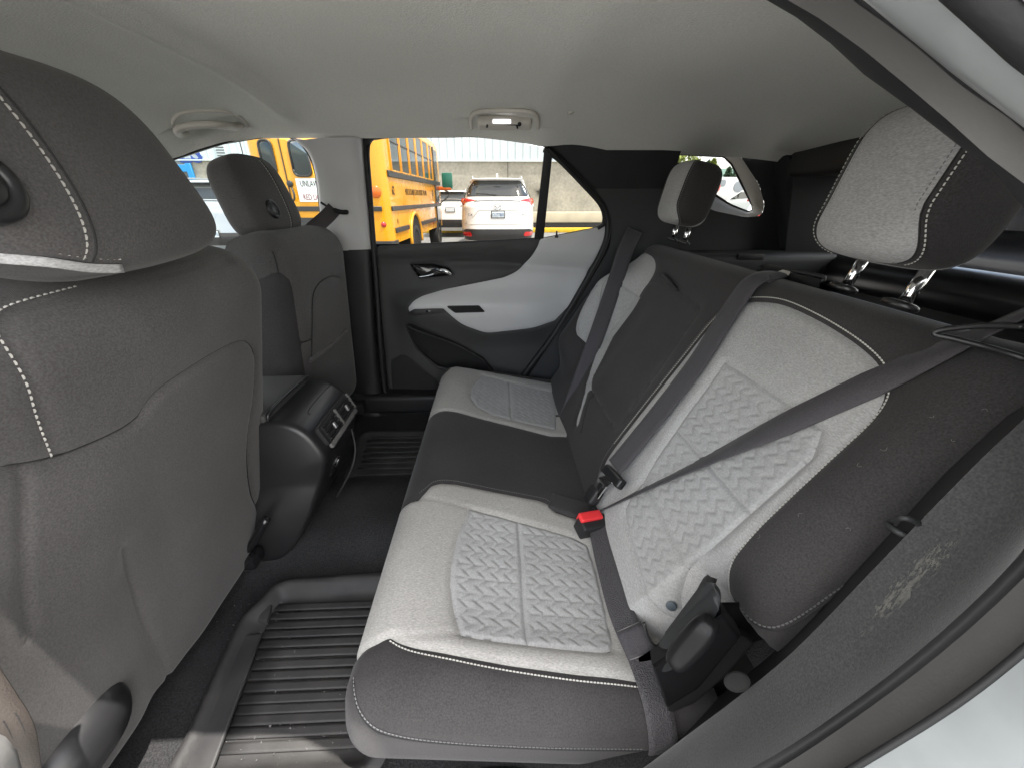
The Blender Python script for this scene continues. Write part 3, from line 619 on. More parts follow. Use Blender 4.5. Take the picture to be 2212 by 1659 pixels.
# ---- cushion: (u, w) = (towards the backrest, across the car)
def hcush(q):
    u, w = q[:, 0], q[:, 1]; d = 0
    for c, s in ((-.385, .15), (.40, .16)): d = d - .010 * np.exp(-((w - c) / s) ** 4) * sstep(.08, .22, u)
    d = d + .010 * np.exp(-((w + .545) / .05) ** 2) * sstep(.04, .16, u) * (1 - sstep(.40, .5, u))
    return d - .012 * np.exp(-((u - .02) / .03) ** 2) * 0
SC = Wrap((-.23, 0, .633), (.48, 0, -.083), (0, 1, 0), core=(.055, .9, -.572, .60), r=.066, h=hcush, tuck=(.045, .055))
g_in = [(905, 1068), (921, 1058), (932, 1046), (952, 1041), (985, 1043), (1080, 1062), (1165, 1078), (1186, 1086), (1200, 1103), (1222, 1110), (1250, 1118), (1285, 1140)]
g_out = [(1442, 1462), (1380, 1471), (1250, 1460), (1100, 1440), (980, 1418), (900, 1400), (862, 1386), (840, 1372)]
gi_, go_ = SC.uv(g_in), SC.uv(g_out)
near_grey = np.vstack([[(-.16, -.190), (-.05, -.193)], [(.03, -.200)], gi_[1:], [(.56, gi_[-1][1] - .02), (.56, go_[0][1])], go_, [(.02, -.535), (-.05, -.538), (-.16, -.535)]])
near_grey = rnd(near_grey, .006, 3)
fi = SC.uv([(985, 887), (1060, 907), (1150, 930), (1190, 940), (1215, 940)]); fo = SC.uv([(1205, 828), (1120, 813), (1040, 798), (985, 787)])
far_grey = rnd(np.vstack([[(-.16, .235), (-.02, .235)], fi, [(.50, fi[-1][1]), (.50, fo[0][1] - .01)], fo, [(-.01, .575), (-.16, .575)]]), .006, 3)
body = rnd([(-.30, -.84), (.60, -.84), (.60, .78), (-.30, .78)], .05)
cush = panel('seat_cushion', SC, body, 'black', seat, holes=[near_grey, far_grey], sp=.012, seam=.005, sw=.014, grooves=[np.array([(-.20, .165), (.10, .19), (.4, .13)]) * 0 + [[-.3, 0]] * 3])
panel('cushion_core', SC, body, 'black', cush, sp=.03, seam=0, lift=-.014)
qa = SC.uv([(1016, 1096), (1070, 1109), (1120, 1122), (1128, 1200), (1133, 1300), (1139, 1392), (1070, 1383), (996, 1371), (981, 1310), (974, 1260), (976, 1215), (990, 1150)])
qb = SC.uv([(1120, 1122), (1180, 1137), (1240, 1154), (1272, 1170), (1290, 1220), (1312, 1310), (1326, 1385), (1320, 1404), (1300, 1409), (1220, 1402), (1139, 1392), (1133, 1300), (1128, 1200)])
qn = SC.uv([(1016, 1096), (1070, 1109), (1120, 1122), (1180, 1137), (1240, 1154), (1272, 1170), (1290, 1220), (1312, 1310), (1326, 1385), (1320, 1404), (1300, 1409), (1220, 1402), (1139, 1392), (1070, 1383), (996, 1371), (981, 1310), (974, 1260), (976, 1215), (990, 1150)])
panel('grey_panel', SC, near_grey, 'grey', cush, holes=[qn], sp=.008, seam=.005, sw=.012, grooves=[SC.uv([(900, 1072), (960, 1081), (1016, 1096)]), SC.uv([(842, 1374), (920, 1372), (996, 1371)]), SC.uv([(1322, 1404), (1365, 1412), (1420, 1440)])], gd=.0025, gw=.006)
rel = quiltrel(0, 1)
panel('quilted_panel', SC, qa, 'quilt', cush, sp=.0034, seam=.004, sw=.008, relief=rel, lift=-.001)
panel('quilted_panel', SC, qb, 'quilt', cush, sp=.0034, seam=.004, sw=.008, relief=rel, lift=-.001)
qfa = SC.uv([(1043, 809), (1100, 822), (1103, 850), (1106, 903), (1062, 891), (1030, 873), (1017, 855), (1020, 832)]); qfb = SC.uv([(1100, 822), (1196, 843), (1204, 880), (1202, 926), (1106, 903), (1103, 850)])
qf = SC.uv([(1043, 809), (1100, 822), (1196, 843), (1204, 880), (1202, 926), (1106, 903), (1062, 891), (1030, 873), (1017, 855), (1020, 832)])
panel('grey_panel', SC, far_grey, 'grey', cush, holes=[qf], sp=.010, seam=.005, sw=.012)
panel('quilted_panel', SC, qfa, 'quilt', cush, sp=.0048, seam=.004, sw=.008, relief=rel, lift=-.001)
panel('quilted_panel', SC, qfb, 'quilt', cush, sp=.0048, seam=.004, sw=.008, relief=rel, lift=-.001)
sstitch('stitching', SC, cr(SC.uv([(842, 1377), (866, 1393), (905, 1408), (980, 1426), (1100, 1448), (1250, 1468), (1385, 1479)]), 5) + [0, -.004], cush, pitch=.0058, ln=.0042, r=.0010)
low = cr([(-.01, -.575), (.015, -.625), (.06, -.655), (.15, -.672), (.30, -.678), (.47, -.672)], 8)
sstitch('stitching', SC, low, cush, 'threadd', pitch=.006, ln=.0042, r=.0009)
seamline('seam', SC, low + [0, -.006], cush, .0013)
sstitch('stitching', SC, cr(SC.uv([(905, 1062), (921, 1052), (934, 1042), (952, 1037), (985, 1039), (1080, 1058), (1165, 1074), (1186, 1082), (1200, 1098)]), 4), cush, 'threadd', pitch=.006, r=.0007)
sstitch('stitching', SC, cr(SC.uv([(985, 890), (1060, 910), (1150, 933)]), 4), cush, 'threadd', pitch=.007, r=.0008)
# bench front/base under the cushion
frombm('seat_base', box((.06, .0, .44), (.42, 1.18, .12), .03, 3), 'carpet', seat)

# ---- backrest: (v, y) = (up the back, across the car)
TOPV = .60
def hback(q):
    v, y = q[:, 0], q[:, 1]; h = 0 * v
    d = .235 - v; k = (y < -.44); Rr = .085
    h = h - np.where(k & (d > 0), (Rr - np.sqrt(np.maximum(Rr * Rr - np.minimum(d, Rr * .999) ** 2, 0))) * sstep(-.46, -.52, y), 0)
    h = h + .085 * sstep(.42, .60, y) * sstep(.02, .16, v) * (1 - sstep(.40, .60, v))
    h = h + .018 * sstep(-.47, -.54, y) * sstep(.15, .3, v) * (1 - .5 * sstep(.45, .6, v))
    for c in (-.31, .40): h = h - .010 * np.exp(-((y - c) / .14) ** 4) * sstep(-.02, .1, v) * (1 - sstep(.40, .5, v))
    return h
SB = Wrap((.25, 0, .585), (.53, 0, .848), (0, 1, 0), core=(-2, TOPV, -.552, .60), r=.060, h=hback)
ng_in = [(1288, 1075), (1300, 1010), (1325, 965), (1400, 868), (1470, 780), (1530, 705), (1570, 668), (1602, 653)]
ng_out = [(1640, 650), (1690, 657), (1760, 688), (1830, 730), (1880, 770), (1903, 803), (1908, 835), (1900, 872), (1870, 917), (1800, 985), (1720, 1062), (1640, 1143), (1580, 1205), (1556, 1235), (1546, 1258)]
a_, b_ = SB.uv(ng_in), SB.uv(ng_out); b_[-1] = (.165, -.524)
edge = cr(np.vstack([a_, b_]), 4)
near_back = np.vstack([[(-.06, -.16)], edge, [(.10, -.545), (-.06, -.575)]])
fr = SB.uv([(1353, 544), (1372, 540), (1406, 553), (1414, 577), (1402, 605), (1378, 637), (1318, 728), (1276, 814), (1259, 870), (1246, 918)])
fl_ = SB.uv([(1236, 905), (1220, 838), (1224, 804), (1243, 752), (1245, 738), (1239, 724), (1238, 710), (1267, 654), (1310, 582), (1332, 556)], .075)
far_back = cr(np.vstack([fr, [(.02, .19)], fl_[1:]]), 3, True)
arm_px = [(1404, 608), (1421, 610), (1462, 626), (1508, 657), (1512, 668), (1440, 772), (1336, 922), (1325, 926), (1273, 838), (1272, 816), (1287, 787), (1317, 725)]
arm = rnd(SB.uv(arm_px), [.012, .02, .02, .02, .02, .02, .012, .008, .01, .02, .02, .02])
back_out = np.vstack([[(-.06, -.13)], edge, [(.152, -.53), (.152, -.76), (.30, -.80), (.78, -.80), (.78, .80), (.0, .80), (-.06, .60)]])
back = panel('backrest', SB, back_out, 'black', seat, holes=[far_back, arm], sp=.011, seam=.005, sw=.013)
panel('backrest_core', SB, [(-.06, -.50), (.20, -.50), (.26, -.62), (.64, -.62), (.64, .74), (-.06, .66)], 'black', back, sp=.03, seam=0, lift=-.022)
mk('backrest_rear', [SB.flat(np.array([[v, y]]), -.11)[0] for v, y in ((.1, -.62), (.62, -.62), (.62, .66), (.1, .66))], [(0, 1, 2, 3)], 'carpet', back, smooth=False)
q1 = SB.uv([(1560, 780), (1640, 832), (1725, 890), (1768, 926), (1748, 985), (1690, 1038), (1614, 1106), (1530, 1012), (1453, 924), (1475, 893), (1520, 835)])
q2 = SB.uv([(1453, 924), (1530, 1012), (1614, 1106), (1545, 1168), (1477, 1228), (1425, 1130), (1381, 1034), (1410, 985)])
q3 = SB.uv([(1381, 1034), (1425, 1130), (1477, 1228), (1440, 1280), (1418, 1325), (1402, 1315), (1372, 1220), (1345, 1120), (1343, 1095), (1355, 1065)])
qh = SB.uv([(1560, 780), (1640, 832), (1725, 890), (1768, 926), (1748, 985), (1690, 1038), (1614, 1106), (1545, 1168), (1477, 1228), (1440, 1280), (1418, 1325), (1402, 1315), (1372, 1220), (1345, 1120), (1343, 1095), (1355, 1065), (1381, 1034), (1410, 985), (1453, 924), (1475, 893), (1520, 835)])
panel('grey_panel', SB, near_back, 'greyb', back, holes=[qh], sp=.008, seam=.006, sw=.014, grooves=[SB.uv([(1546, 702), (1560, 745), (1560, 780)])], gd=.003, gw=.007)
relb = quiltrel(1, 0, .029, .029, .0028)
for q in (q1, q2, q3): panel('quilted_panel', SB, q, 'quilt', back, sp=.0035, seam=.004, sw=.008, relief=relb, lift=-.002)
fq = SB.uv([(1338, 615), (1377, 638), (1318, 728), (1278, 812), (1262, 862), (1246, 880), (1262, 800), (1292, 712)], .01)
panel('grey_panel', SB, far_back, 'greyb', back, holes=[fq], sp=.011, seam=.005, sw=.014)
panel('quilted_panel', SB, fq, 'quilt', back, sp=.005, seam=.004, sw=.008, relief=relb, lift=-.002)
sstitch('stitching', SB, edge[8:] + nrm([0, 0])[None, :] * 0 + np.stack([np.interp(np.arange(len(edge[8:])), [0, 25, 45, 60, 84], [.006, .009, .004, -.002, -.002]), np.interp(np.arange(len(edge[8:])), [0, 25, 45, 60, 84], [.006, -.002, -.008, -.009, -.009])], 1), back, pitch=.0058, ln=.0042, r=.0010)
sstitch('stitching', SB, edge[2:30] + [.0, .008], back, 'threadd', pitch=.0058, r=.0008)
bs = np.array([(.70, -.628), (.60, -.634), (.48, -.636), (.34, -.636), (.25, -.632), (.205, -.618), (.18, -.59), (.172, -.56)])
sstitch('stitching', SB, cr(bs, 8), back, 'threadd', pitch=.0065, ln=.0045, r=.0011)
seamline('seam', SB, cr(bs + [0, -.007], 8), back, .0016)
sstitch('stitching', SB, cr([(.66, -.672), (.56, -.678), (.46, -.680), (.36, -.676)], 8), back, 'threadd', pitch=.0065, ln=.0045, r=.0011)
# side pull loop in the bolster seam
P = [aty(a, b, y) for a, b, y in [(1925, 1125, -.632), (1945, 1118, -.650), (1968, 1121, -.655), (1985, 1132, -.655), (1980, 1142, -.652)]]
V, F = tube(cr(P, 5), .0032, 6); mk('fold_loop', V, F, 'trunk', back)
P = [aty(a, b, y) for a, b, y in [(1915, 1130, -.634), (1940, 1148, -.648), (1975, 1162, -.655), (1990, 1150, -.655)]]
V, F = tube(cr(P, 5), .0035, 6); mk('loop_cord', V, F, 'trunk', back)
V, F = lathe([(.0095, 0), (.0095, .0012), (.008, .002), (.0001, .0022)], 20); q = SB.uv([(1421, 1295)])
mk('anchor_dot', place(V, SB.on(q, .001)[0], SB.nor(q)[0]), F, mat('slate_plastic', (.06, .075, .09), .5), back)
# ---- fold-down centre armrest
armr = panel('armrest', SB, arm, 'black', seat, sp=.010, seam=.007, sw=.014, lift=.002)
P = [SB.on(SB.uv([q]), l)[0] for q, l in [((1434, 596), .004), ((1441, 600), .012), ((1450, 610), .014), ((1459, 620), .010), ((1464, 628), .003)]]
V, F = tube(cr(P, 5), np.interp(np.arange(21), [0, 6, 20], [.006, .0065, .0035]), 8); mk('pull_tab', V, F, 'dark', armr)
seamline('seam', SB, SB.uv([(1255, 935), (1262, 900), (1274, 862), (1284, 850)]), armr, .0015)

# ---- headrests
def superq(hw, hh, hd, e1, e2, nu=34, nv=56, taper=0., lean=0., limf=None):
    V, keys = [], []; sg = lambda t, e: math.copysign(abs(t) ** e, t)
    for i in range(nu + 1):
        ph = -math.pi / 2 + math.pi * i / nu; k = abs(math.cos(ph)) ** e1; z = sg(math.sin(ph), e1)
        for j in range(nv):
            th = 2 * math.pi * (j + .5) / nv
            if limf is not None:
                th = 2 * math.pi * j / nv; q_ = th % math.pi; m_ = min(q_, math.pi - q_); a0 = 2 * math.pi * 5 / 56; a1 = math.asin(limf(z))
                m2 = m_ * a1 / a0 if m_ <= a0 else a1 + (m_ - a0) * (math.pi / 2 - a1) / (math.pi / 2 - a0); th += (m2 - m_) * (1 if q_ < math.pi / 2 else -1)
            w = hw * (1 + taper * z)
            V.append((hd * k * sg(math.cos(th), e2) + lean * z * hh, w * k * sg(math.sin(th), e2), hh * z)); keys.append((ph, th))
    F = []
    for i in range(nu):
        for j in range(nv): a, b = i * nv + j, i * nv + (j + 1) % nv; F.append((a, b, b + nv, a + nv))
    return np.array(V), F, nv
def rear_headrest(c, tilt, hw, hh, hd, posts, guides, taper=.03):
    limf = lambda z: .56 + .40 * float(sstep(-.30, -1, z)) + .06 * float(sstep(.2, 1, z))
    V, F, nv = superq(hw, hh, hd, .48, .52, taper=taper, limf=limf)
    Rm = np.array(Matrix.Rotation(R(tilt), 3, 'Y')); W = V @ Rm.T + np.asarray(c)
    frac = lambda f: abs(sum(V[i][1] for i in f) / 4) / hw
    mid = []; side = []
    for f in F:
        k_ = (f[0] % nv); k_ = (k_ + .5) % 28; (mid if (k_ < 5 or k_ > 23) else side).append(f)
    def sub(fs):
        ids = sorted({i for f in fs for i in f}); m = {a: b for b, a in enumerate(ids)}; return W[ids], [tuple(m[i] for i in f) for f in fs]
    a, b = sub(side); hr = mk('headrest', a, b, 'black', seat)
    a, b = sub(mid); mk('grey_cover', a, b, 'greyb', hr)
    # piping and stitches along both seams of the cover
    for sgn in (-1, 1):
        for q, (nm, mm) in enumerate((('seam', 'seam'),)):
            line = []
            for i in range(3, 34):
                ph = -math.pi / 2 + math.pi * i / 34; k = abs(math.cos(ph)) ** .48; z = math.copysign(abs(math.sin(ph)) ** .48, math.sin(ph)); s = limf(z)
                line.append((-hd * k * (1 - s * s) ** .26, sgn * hw * (1 + taper * z) * k * s ** .52, hh * z))
            L = np.array(line); nn = np.stack([L[:, 0] / hd ** 2, L[:, 1] / hw ** 2, L[:, 2] / hh ** 2], 1); nn /= np.linalg.norm(nn, axis=1)[:, None]
            L3, n3 = L @ Rm.T + c, nn @ Rm.T
            Vv, Ff = tube(L3, .0012, 5); mk('seam', Vv, Ff, 'seam', hr)
            off = L.copy(); off[:, 1] += sgn * .007; off[:, 0] += .002; stitches('stitching', off @ Rm.T + c + n3 * .0008, n3, hr, 'thread' if hw > .1 else 'threadd', pitch=.006, r=.0008)
            off = L.copy(); off[:, 1] -= sgn * .008; off[:, 0] -= .001; stitches('stitching', off @ Rm.T + c + n3 * .0005, n3, hr, 'threadd', pitch=.006, r=.0006)
    for (p, u), g in zip(posts, guides):
        Vv, Ff = tube(np.array([p, np.asarray(p) * .5 + np.asarray(u) * .5, u]), .0085, 12); po = mk('post', Vv, Ff, 'chrome', hr)
        d = nrm(np.asarray(u) - np.asarray(p))
        nt_ = []
        for s in (.35, .55, .75):
            q = np.asarray(p) + (np.asarray(u) - np.asarray(p)) * s + np.array([.0045, .0035, 0]); nt_.append(tube(np.array([q - d * .004, q + d * .004]), .0045, 8))
        Vv, Ff = join(nt_); mk('post_notch', Vv, Ff, 'dark', po)
        Vv, Ff = lathe([(.025, -.004), (.026, -.001), (.0245, .002), (.019, .004), (.0095, .0045), (.0095, .002)], 20); Vv[:, 1] *= .72
        mk('post_guide', place(Vv, g, (.35, 0, .93), (0, 1, 0)), Ff, 'darks', hr)
nb = [aty(1828, 618, -.275), aty(1952, 656, -.395)]; nu_ = [aty(1872, 552, -.272), aty(2008, 578, -.388)]
rear_headrest(aty(1942, 408, -.336) + [.03, 0, 0], 14, .107, .104, .064, list(zip(nb, nu_)), [aty(1822, 621, -.275), aty(1945, 658, -.395)])
nb = [aty(1455, 516, .445), aty(1480, 523, .365)]; nu_ = [aty(1461, 488, .445), aty(1488, 493, .365)]
rear_headrest(aty(1472, 422, .405) + [.02, 0, 0], 12, .094, .090, .060, list(zip(nb, nu_)), [aty(1453, 517, .445), aty(1478, 524, .365)])

# ---- belt slot on top of the backrest, outer guide ring
sg = [aty(a, b, y) for a, b, y in [(1640, 582, .02), (1655, 575, .02), (1700, 583, -.06), (1770, 597, -.14), (1778, 602, -.145), (1765, 607, -.135), (1660, 597, -.0)]]
V, F = tube(cr(sg, 5, True), .0045, 8); n8 = len(cr(sg, 5, True)); bez = mk('belt_bezel', V, F, 'dark', back)
frombm('belt_slot', prism([np.array(p) - [.004, 0, .004] for p in cr(sg, 3, True)], (0, 0, -1), .01, 0), 'hole', back)
frombm('release_button', box(aty(1690, 592, -.062), (.03, .026, .010), .004, 2, Matrix.Rotation(R(-20), 3, 'Y')), 'headtrim', back)
sg = [aty(a, b, y) for a, b, y in [(2215, 706, -.56), (2120, 704, -.53), (2040, 712, -.505), (2018, 722, -.50), (2060, 732, -.515), (2130, 750, -.54), (2215, 775, -.57), (2300, 800, -.585)]]
V, F = tube(cr(sg, 6), .0036, 8); mk('belt_guide_ring', V, F, 'darks', back)

# ================================================================== SEAT BELTS AND BUCKLES
def strap_on(S, px, w, lift, m, name, parent, wd=None, t=.0014):
    L = cr(S.uv(px), 8); P = S.on(L, lift) if not hasattr(lift, '__len__') else S.pos(L) + S.nor(L) * np.interp(np.linspace(0, 1, len(L)), np.linspace(0, 1, len(lift)), lift)[:, None]
    T = np.gradient(P, axis=0); W = np.cross(S.nor(L), T); V, F = ribbon(P, W, w, t); return mk(name, V, F, m, parent)
bc = thing('seat_belt', 'grey centre seat belt hanging from the backrest top to its latched silver tongue', 'seat belt', SB.on(SB.uv([(1500, 780)]))[0])
strap_on(SB, [(1672, 586), (1650, 593), (1622, 625), (1577, 690), (1512, 790), (1440, 888), (1386, 960), (1344, 1016)], .064, [.0, .008, .012, .012, .012, .016, .022, .03], 'web', 'webbing', bc)
fz = SB.N; up_ = nrm(SB.on(SB.uv([(1345, 1005)]))[0] - SB.on(SB.uv([(1290, 1090)]))[0])
Rb = frame3(np.cross(up_, fz), up_)
c = SB.on(SB.uv([(1341, 1036)]), .030)[0]
frombm('tongue_grip', box(c, (.090, .026, .020), .007, 3, Rb), 'darks', bc)
c = SB.on(SB.uv([(1316, 1062)]), .034)[0]
tp = rnd([c + np.array(Rb) @ np.array(v) for v in [(-.036, .032, 0), (-.023, .012, 0), (-.022, -.026, 0), (.022, -.026, 0), (.023, .012, 0), (.036, .032, 0)]], .004)
frombm('tongue', prism(tp, fz, .003, .001), 'chrome', bc)
frombm('tongue_insert', box(c + fz * .002 - up_ * .004, (.018, .028, .003), .001, 1, Rb), 'darks', bc)
# buckles
bk = thing('belt_buckle', 'black buckle with a bright red release button beside the near quilted cushion', 'belt buckle', SC.on(SC.uv([(1265, 1110)]))[0])
e1 = nrm(aty(1288, 1100, -.17) - aty(1244, 1108, -.17)); cbk = SC.on(SC.uv([(1268, 1125)]), .012)[0]
bx = nrm(SC.on(SC.uv([(1290, 1112)]))[0] - SC.on(SC.uv([(1242, 1120)]))[0]); Rk = frame3(bx, np.array([-.45, -.35, .8]))
cb = SC.on(SC.uv([(1274, 1142)]), .018)[0]
frombm('buckle_body', box(cb, (.072, .042, .040), .007, 3, Rk), 'dark', bk)
frombm('release_button', box(SC.on(SC.uv([(1266, 1136)]), .036)[0], (.060, .024, .024), .005, 3, Rk), 'red', bk)
bk2 = thing('belt_buckle', 'black centre buckle taking the silver tongue behind the red button', 'belt buckle', SB.on(SB.uv([(1300, 1080)]))[0])
frombm('buckle_body', box(SB.on(SB.uv([(1300, 1078)]), .028)[0], (.040, .044, .024), .007, 3, Rb), 'dark', bk2)
frombm('buckle_stalk', box(SB.on(SB.uv([(1288, 1120)]), .016)[0], (.030, .05, .016), .005, 2, Rb), 'dark', bk2)
# near belt: shoulder part stretched from the upper right down to the buckle, lap part lying on the cushion
bn = thing('seat_belt', 'near seat belt stretched diagonally across the quilted backrest and over the cushion edge', 'seat belt', SC.on(SC.uv([(1290, 1150)]))[0])
S0 = aty(2240, 664, -.525); S1 = SC.on(SC.uv([(1298, 1116)]), .035)[0]; SE = aty(2600, 520, -.60)
P = np.array([S0 * (1 - t) + S1 * t for t in np.linspace(-.25, 1, 70)]); T = nrm(S1 - S0)
base = nrm(np.cross(T, SB.N)); vdir = np.array([nrm(CAM - p) for p in P]); W = []
for i, p in enumerate(P):
    t = -.25 + 1.25 * i / 69; flat = nrm(np.cross(T, vdir[i])); edge_ = nrm(np.cross(T, flat))
    k = np.interp(t, [-.25, .0, .06, .22, .38, .55, .75, 1], [9, 10, 16, 52, 48, 24, 12, 9]); a = R(k); W.append(flat * math.sin(a) + edge_ * math.cos(a))
V, F = ribbon(P, W, .047); mk('shoulder_webbing', V, F, 'web', bn)
frombm('tongue_grip', box(SC.on(SC.uv([(1284, 1136)]), .030)[0], (.092, .020, .016), .005, 3, Rk), 'darks', bn)
lapx = [(1286, 1140), (1300, 1200), (1325, 1290), (1352, 1370), (1380, 1430), (1405, 1490)]
La = cr(SC.uv(lapx), 6); Lb = np.vstack([La, cr([La[-1], (La[-1][0] + .012, -.640), (La[-1][0] + .020, -.675), (La[-1][0] + .022, -.72)], 6)[1:]])
P = SC.pos(Lb) + SC.nor(Lb) * np.interp(np.arange(len(Lb)), [0, 18, 30], [.030, .020, .007])[:, None]; T = np.gradient(P, axis=0); kk_ = sstep(32, 22, np.arange(len(Lb)))[:, None]; W = np.array([nrm(np.cross(n_, t_)) for n_, t_ in zip(SC.nor(Lb) * (1 - kk_) + np.array([nrm(CAM - p_) for p_ in P]) * kk_, T)]); V, F = ribbon(P, W, .048, .0016); mk('lap_webbing', V, F, 'weblap', bn)
i0 = 18; P2 = P[i0:i0 + 7] + SC.nor(Lb[i0:i0 + 7]) * .0035; V, F = ribbon(P2, W[i0:i0 + 7], .049, .002); mk('belt_loop', V, F, 'web', bn)
for i in (0, 6):
    pr = np.array([P2[i] - nrm(W[i0 + i]) * .0235, P2[i] + nrm(W[i0 + i]) * .0235]) + SC.nor(Lb[i0 + i:i0 + i + 1]) * .002
    V, F = tube(pr, .0011, 6); mk('stitched_edge', V, F, 'lip', bn)
# far belt
bf = thing('seat_belt', 'far dark seat belt hanging over the far grey backrest down to the far buckle', 'seat belt', SB.on(SB.uv([(1270, 760)]))[0])
ep = [aty(a, b, y) for a, b, y in [(1372, 498, .64), (1352, 540, .58), (1332, 600, .53), (1298, 700, .46), (1262, 800, .39), (1238, 868, .335), (1224, 905, .30)]]
P = cr(ep, 6); T = np.gradient(P, axis=0); W = [nrm(np.cross(nrm(CAM - p), t)) for p, t in zip(P, T)]; V, F = ribbon(P, W, .058); mk('webbing', V, F, 'web', bf)
Rf = frame3(nrm(aty(1238, 908, .30) - aty(1192, 903, .33)), np.array([.25, -.1, .9]))
frombm('tongue_grip', box(aty(1216, 904, .31), (.074, .022, .018), .006, 3, Rf), 'darks', bf)
bk3 = thing('belt_buckle', 'far black buckle stalk in the seat crease under the far belt', 'belt buckle', aty(1210, 950, .29))
frombm('buckle_body', box(aty(1209, 935, .295), (.040, .064, .022), .006, 3, Rf), 'darks', bk3)
frombm('release_button', box(aty(1207, 966, .285), (.018, .008, .012), .002, 2, Rf), 'red', bk3)
frombm('buckle_pocket', box(aty(1185, 946, .27) - [0, 0, .010], (.075, .10, .022), .009, 3, frame3((1, -.25, -.1), (.2, 1, 0))), 'black', bk3)
frombm('buckle_pocket', box(SC.on(SC.uv([(1232, 1094)]), -.006)[0], (.11, .060, .026), .010, 3, frame3((1, -.35, -.15), (.35, 1, 0))), 'black', bk)
bl = thing('seat_belt', 'front passenger belt leaving its slot in the pillar beside the small headrest', 'seat belt', aty(700, 470, .62))
P = cr([aty(a, b, y) for a, b, y in [(722, 452, .634), (705, 470, .60), (680, 492, .55), (640, 528, .50)]], 6); T = np.gradient(P, axis=0)
W = [nrm(np.cross(nrm(CAM - p), t)) for p, t in zip(P, T)]; V, F = ribbon(P, W, .048); mk('webbing', V, F, mat('brown_black_webbing', (.030, .024, .026), .7), bl)
bd = thing('seat_belt', 'driver belt anchor strap with sewn end at the very bottom left', 'seat belt', aty(30, 1560, -.72))
P = cr([aty(a, b, y) for a, b, y in [(-150, 1360, -.70), (-100, 1460, -.705), (-45, 1540, -.71), (0, 1610, -.715), (20, 1700, -.718)]], 6); T = np.gradient(P, axis=0)
W = [nrm(np.cross(nrm(CAM - p), t)) for p, t in zip(P, T)]; V, F = ribbon(P, W, .046, .0018); wb = mk('webbing', V, F, mat('umber_webbing', (.040, .032, .027), .7, bump=(520, .35)), bd)
nn = np.array([nrm(CAM - p) for p in P])
for off in (-.016, -.008, 0, .008, .016):
    k = slice(15, 22); stitches('stitching', P[k] + np.array(W)[k] * off + nn[k] * .002, nn[k], wb, 'seam', pitch=.003, ln=.0026, r=.0006)

# hinge cover, latch plate and knob between near bolster and wheel arch
lt = thing('seat_latch', 'black moulded hinge cover with a cloth flap between the near cushion and bolster', 'seat hinge cover', aty(1500, 1380, -.60))
fp = [aty(a, b, y - .030) for a, b, y in [(1520, 1250, -.560), (1536, 1262, -.575), (1556, 1290, -.59), (1545, 1330, -.60), (1480, 1420, -.61), (1440, 1450, -.60), (1418, 1440, -.578), (1414, 1405, -.568), (1440, 1370, -.560), (1490, 1300, -.556)]]
cflap = sum(fp) / len(fp)
frombm('cloth_flap', prism(cr(fp, 4, True), (.45, .55, -.6), .06, .008, 3), 'trunk', lt)
V, F, _ = superq(.016, .048, .017, .6, .7, 18, 24); Rm = np.array(frame3(nrm(np.array([-.6, -.5, .55])), np.cross(nrm(aty(1540, 1330, -.61) - aty(1450, 1440, -.61)), nrm([-.6, -.5, .55]))))
ax = nrm(aty(1545, 1330, -.61) - aty(1440, 1450, -.61)); fx = nrm(CAM - aty(1490, 1390, -.61)); fx = nrm(fx - ax * (fx @ ax)); yy = np.cross(ax, fx)
Wv = V[:, :1] * fx + V[:, 1:2] * yy + V[:, 2:3] * ax + aty(1494, 1388, -.640); mk('hinge_cover', Wv, F, 'blackp', lt)
br = [aty(a, b, y) for a, b, y in [(1600, 1370, -.600), (1630, 1390, -.600), (1570, 1460, -.605), (1500, 1520, -.61), (1440, 1545, -.615), (1440, 1490, -.605), (1480, 1480, -.60), (1530, 1440, -.598)]]
frombm('hinge_bracket', prism(br, (.4, .5, -.5), .05, .008, 3), 'dark', lt)
V, F = lathe([(.010, -.004), (.011, .0), (.009, .002), (.005, .003), (.0001, .0032)], 20); V[:, 0] *= 1.5
mk('trim_knob', place(V, aty(1592, 1472, -.655), (-.55, -.35, .75), (.75, -.1, .5)), F, 'hole', lt); sharp(lt.children[-1], 25)
frombm('hinge_base', prism([aty(a, b, -.622) for a, b in [(1408, 1440), (1480, 1392), (1560, 1318), (1604, 1378), (1510, 1490), (1440, 1532)]], (.3, .9, -.3), .035, .008, 3), 'blackp', lt)
V, F = tube(cr([aty(a, b, y) for a, b, y in [(1392, 1345, -.575), (1398, 1370, -.58), (1412, 1392, -.585), (1432, 1400, -.588), (1446, 1412, -.59)]], 5), .0022, 6); mk('wire_clip', V, F, 'darks', lt)

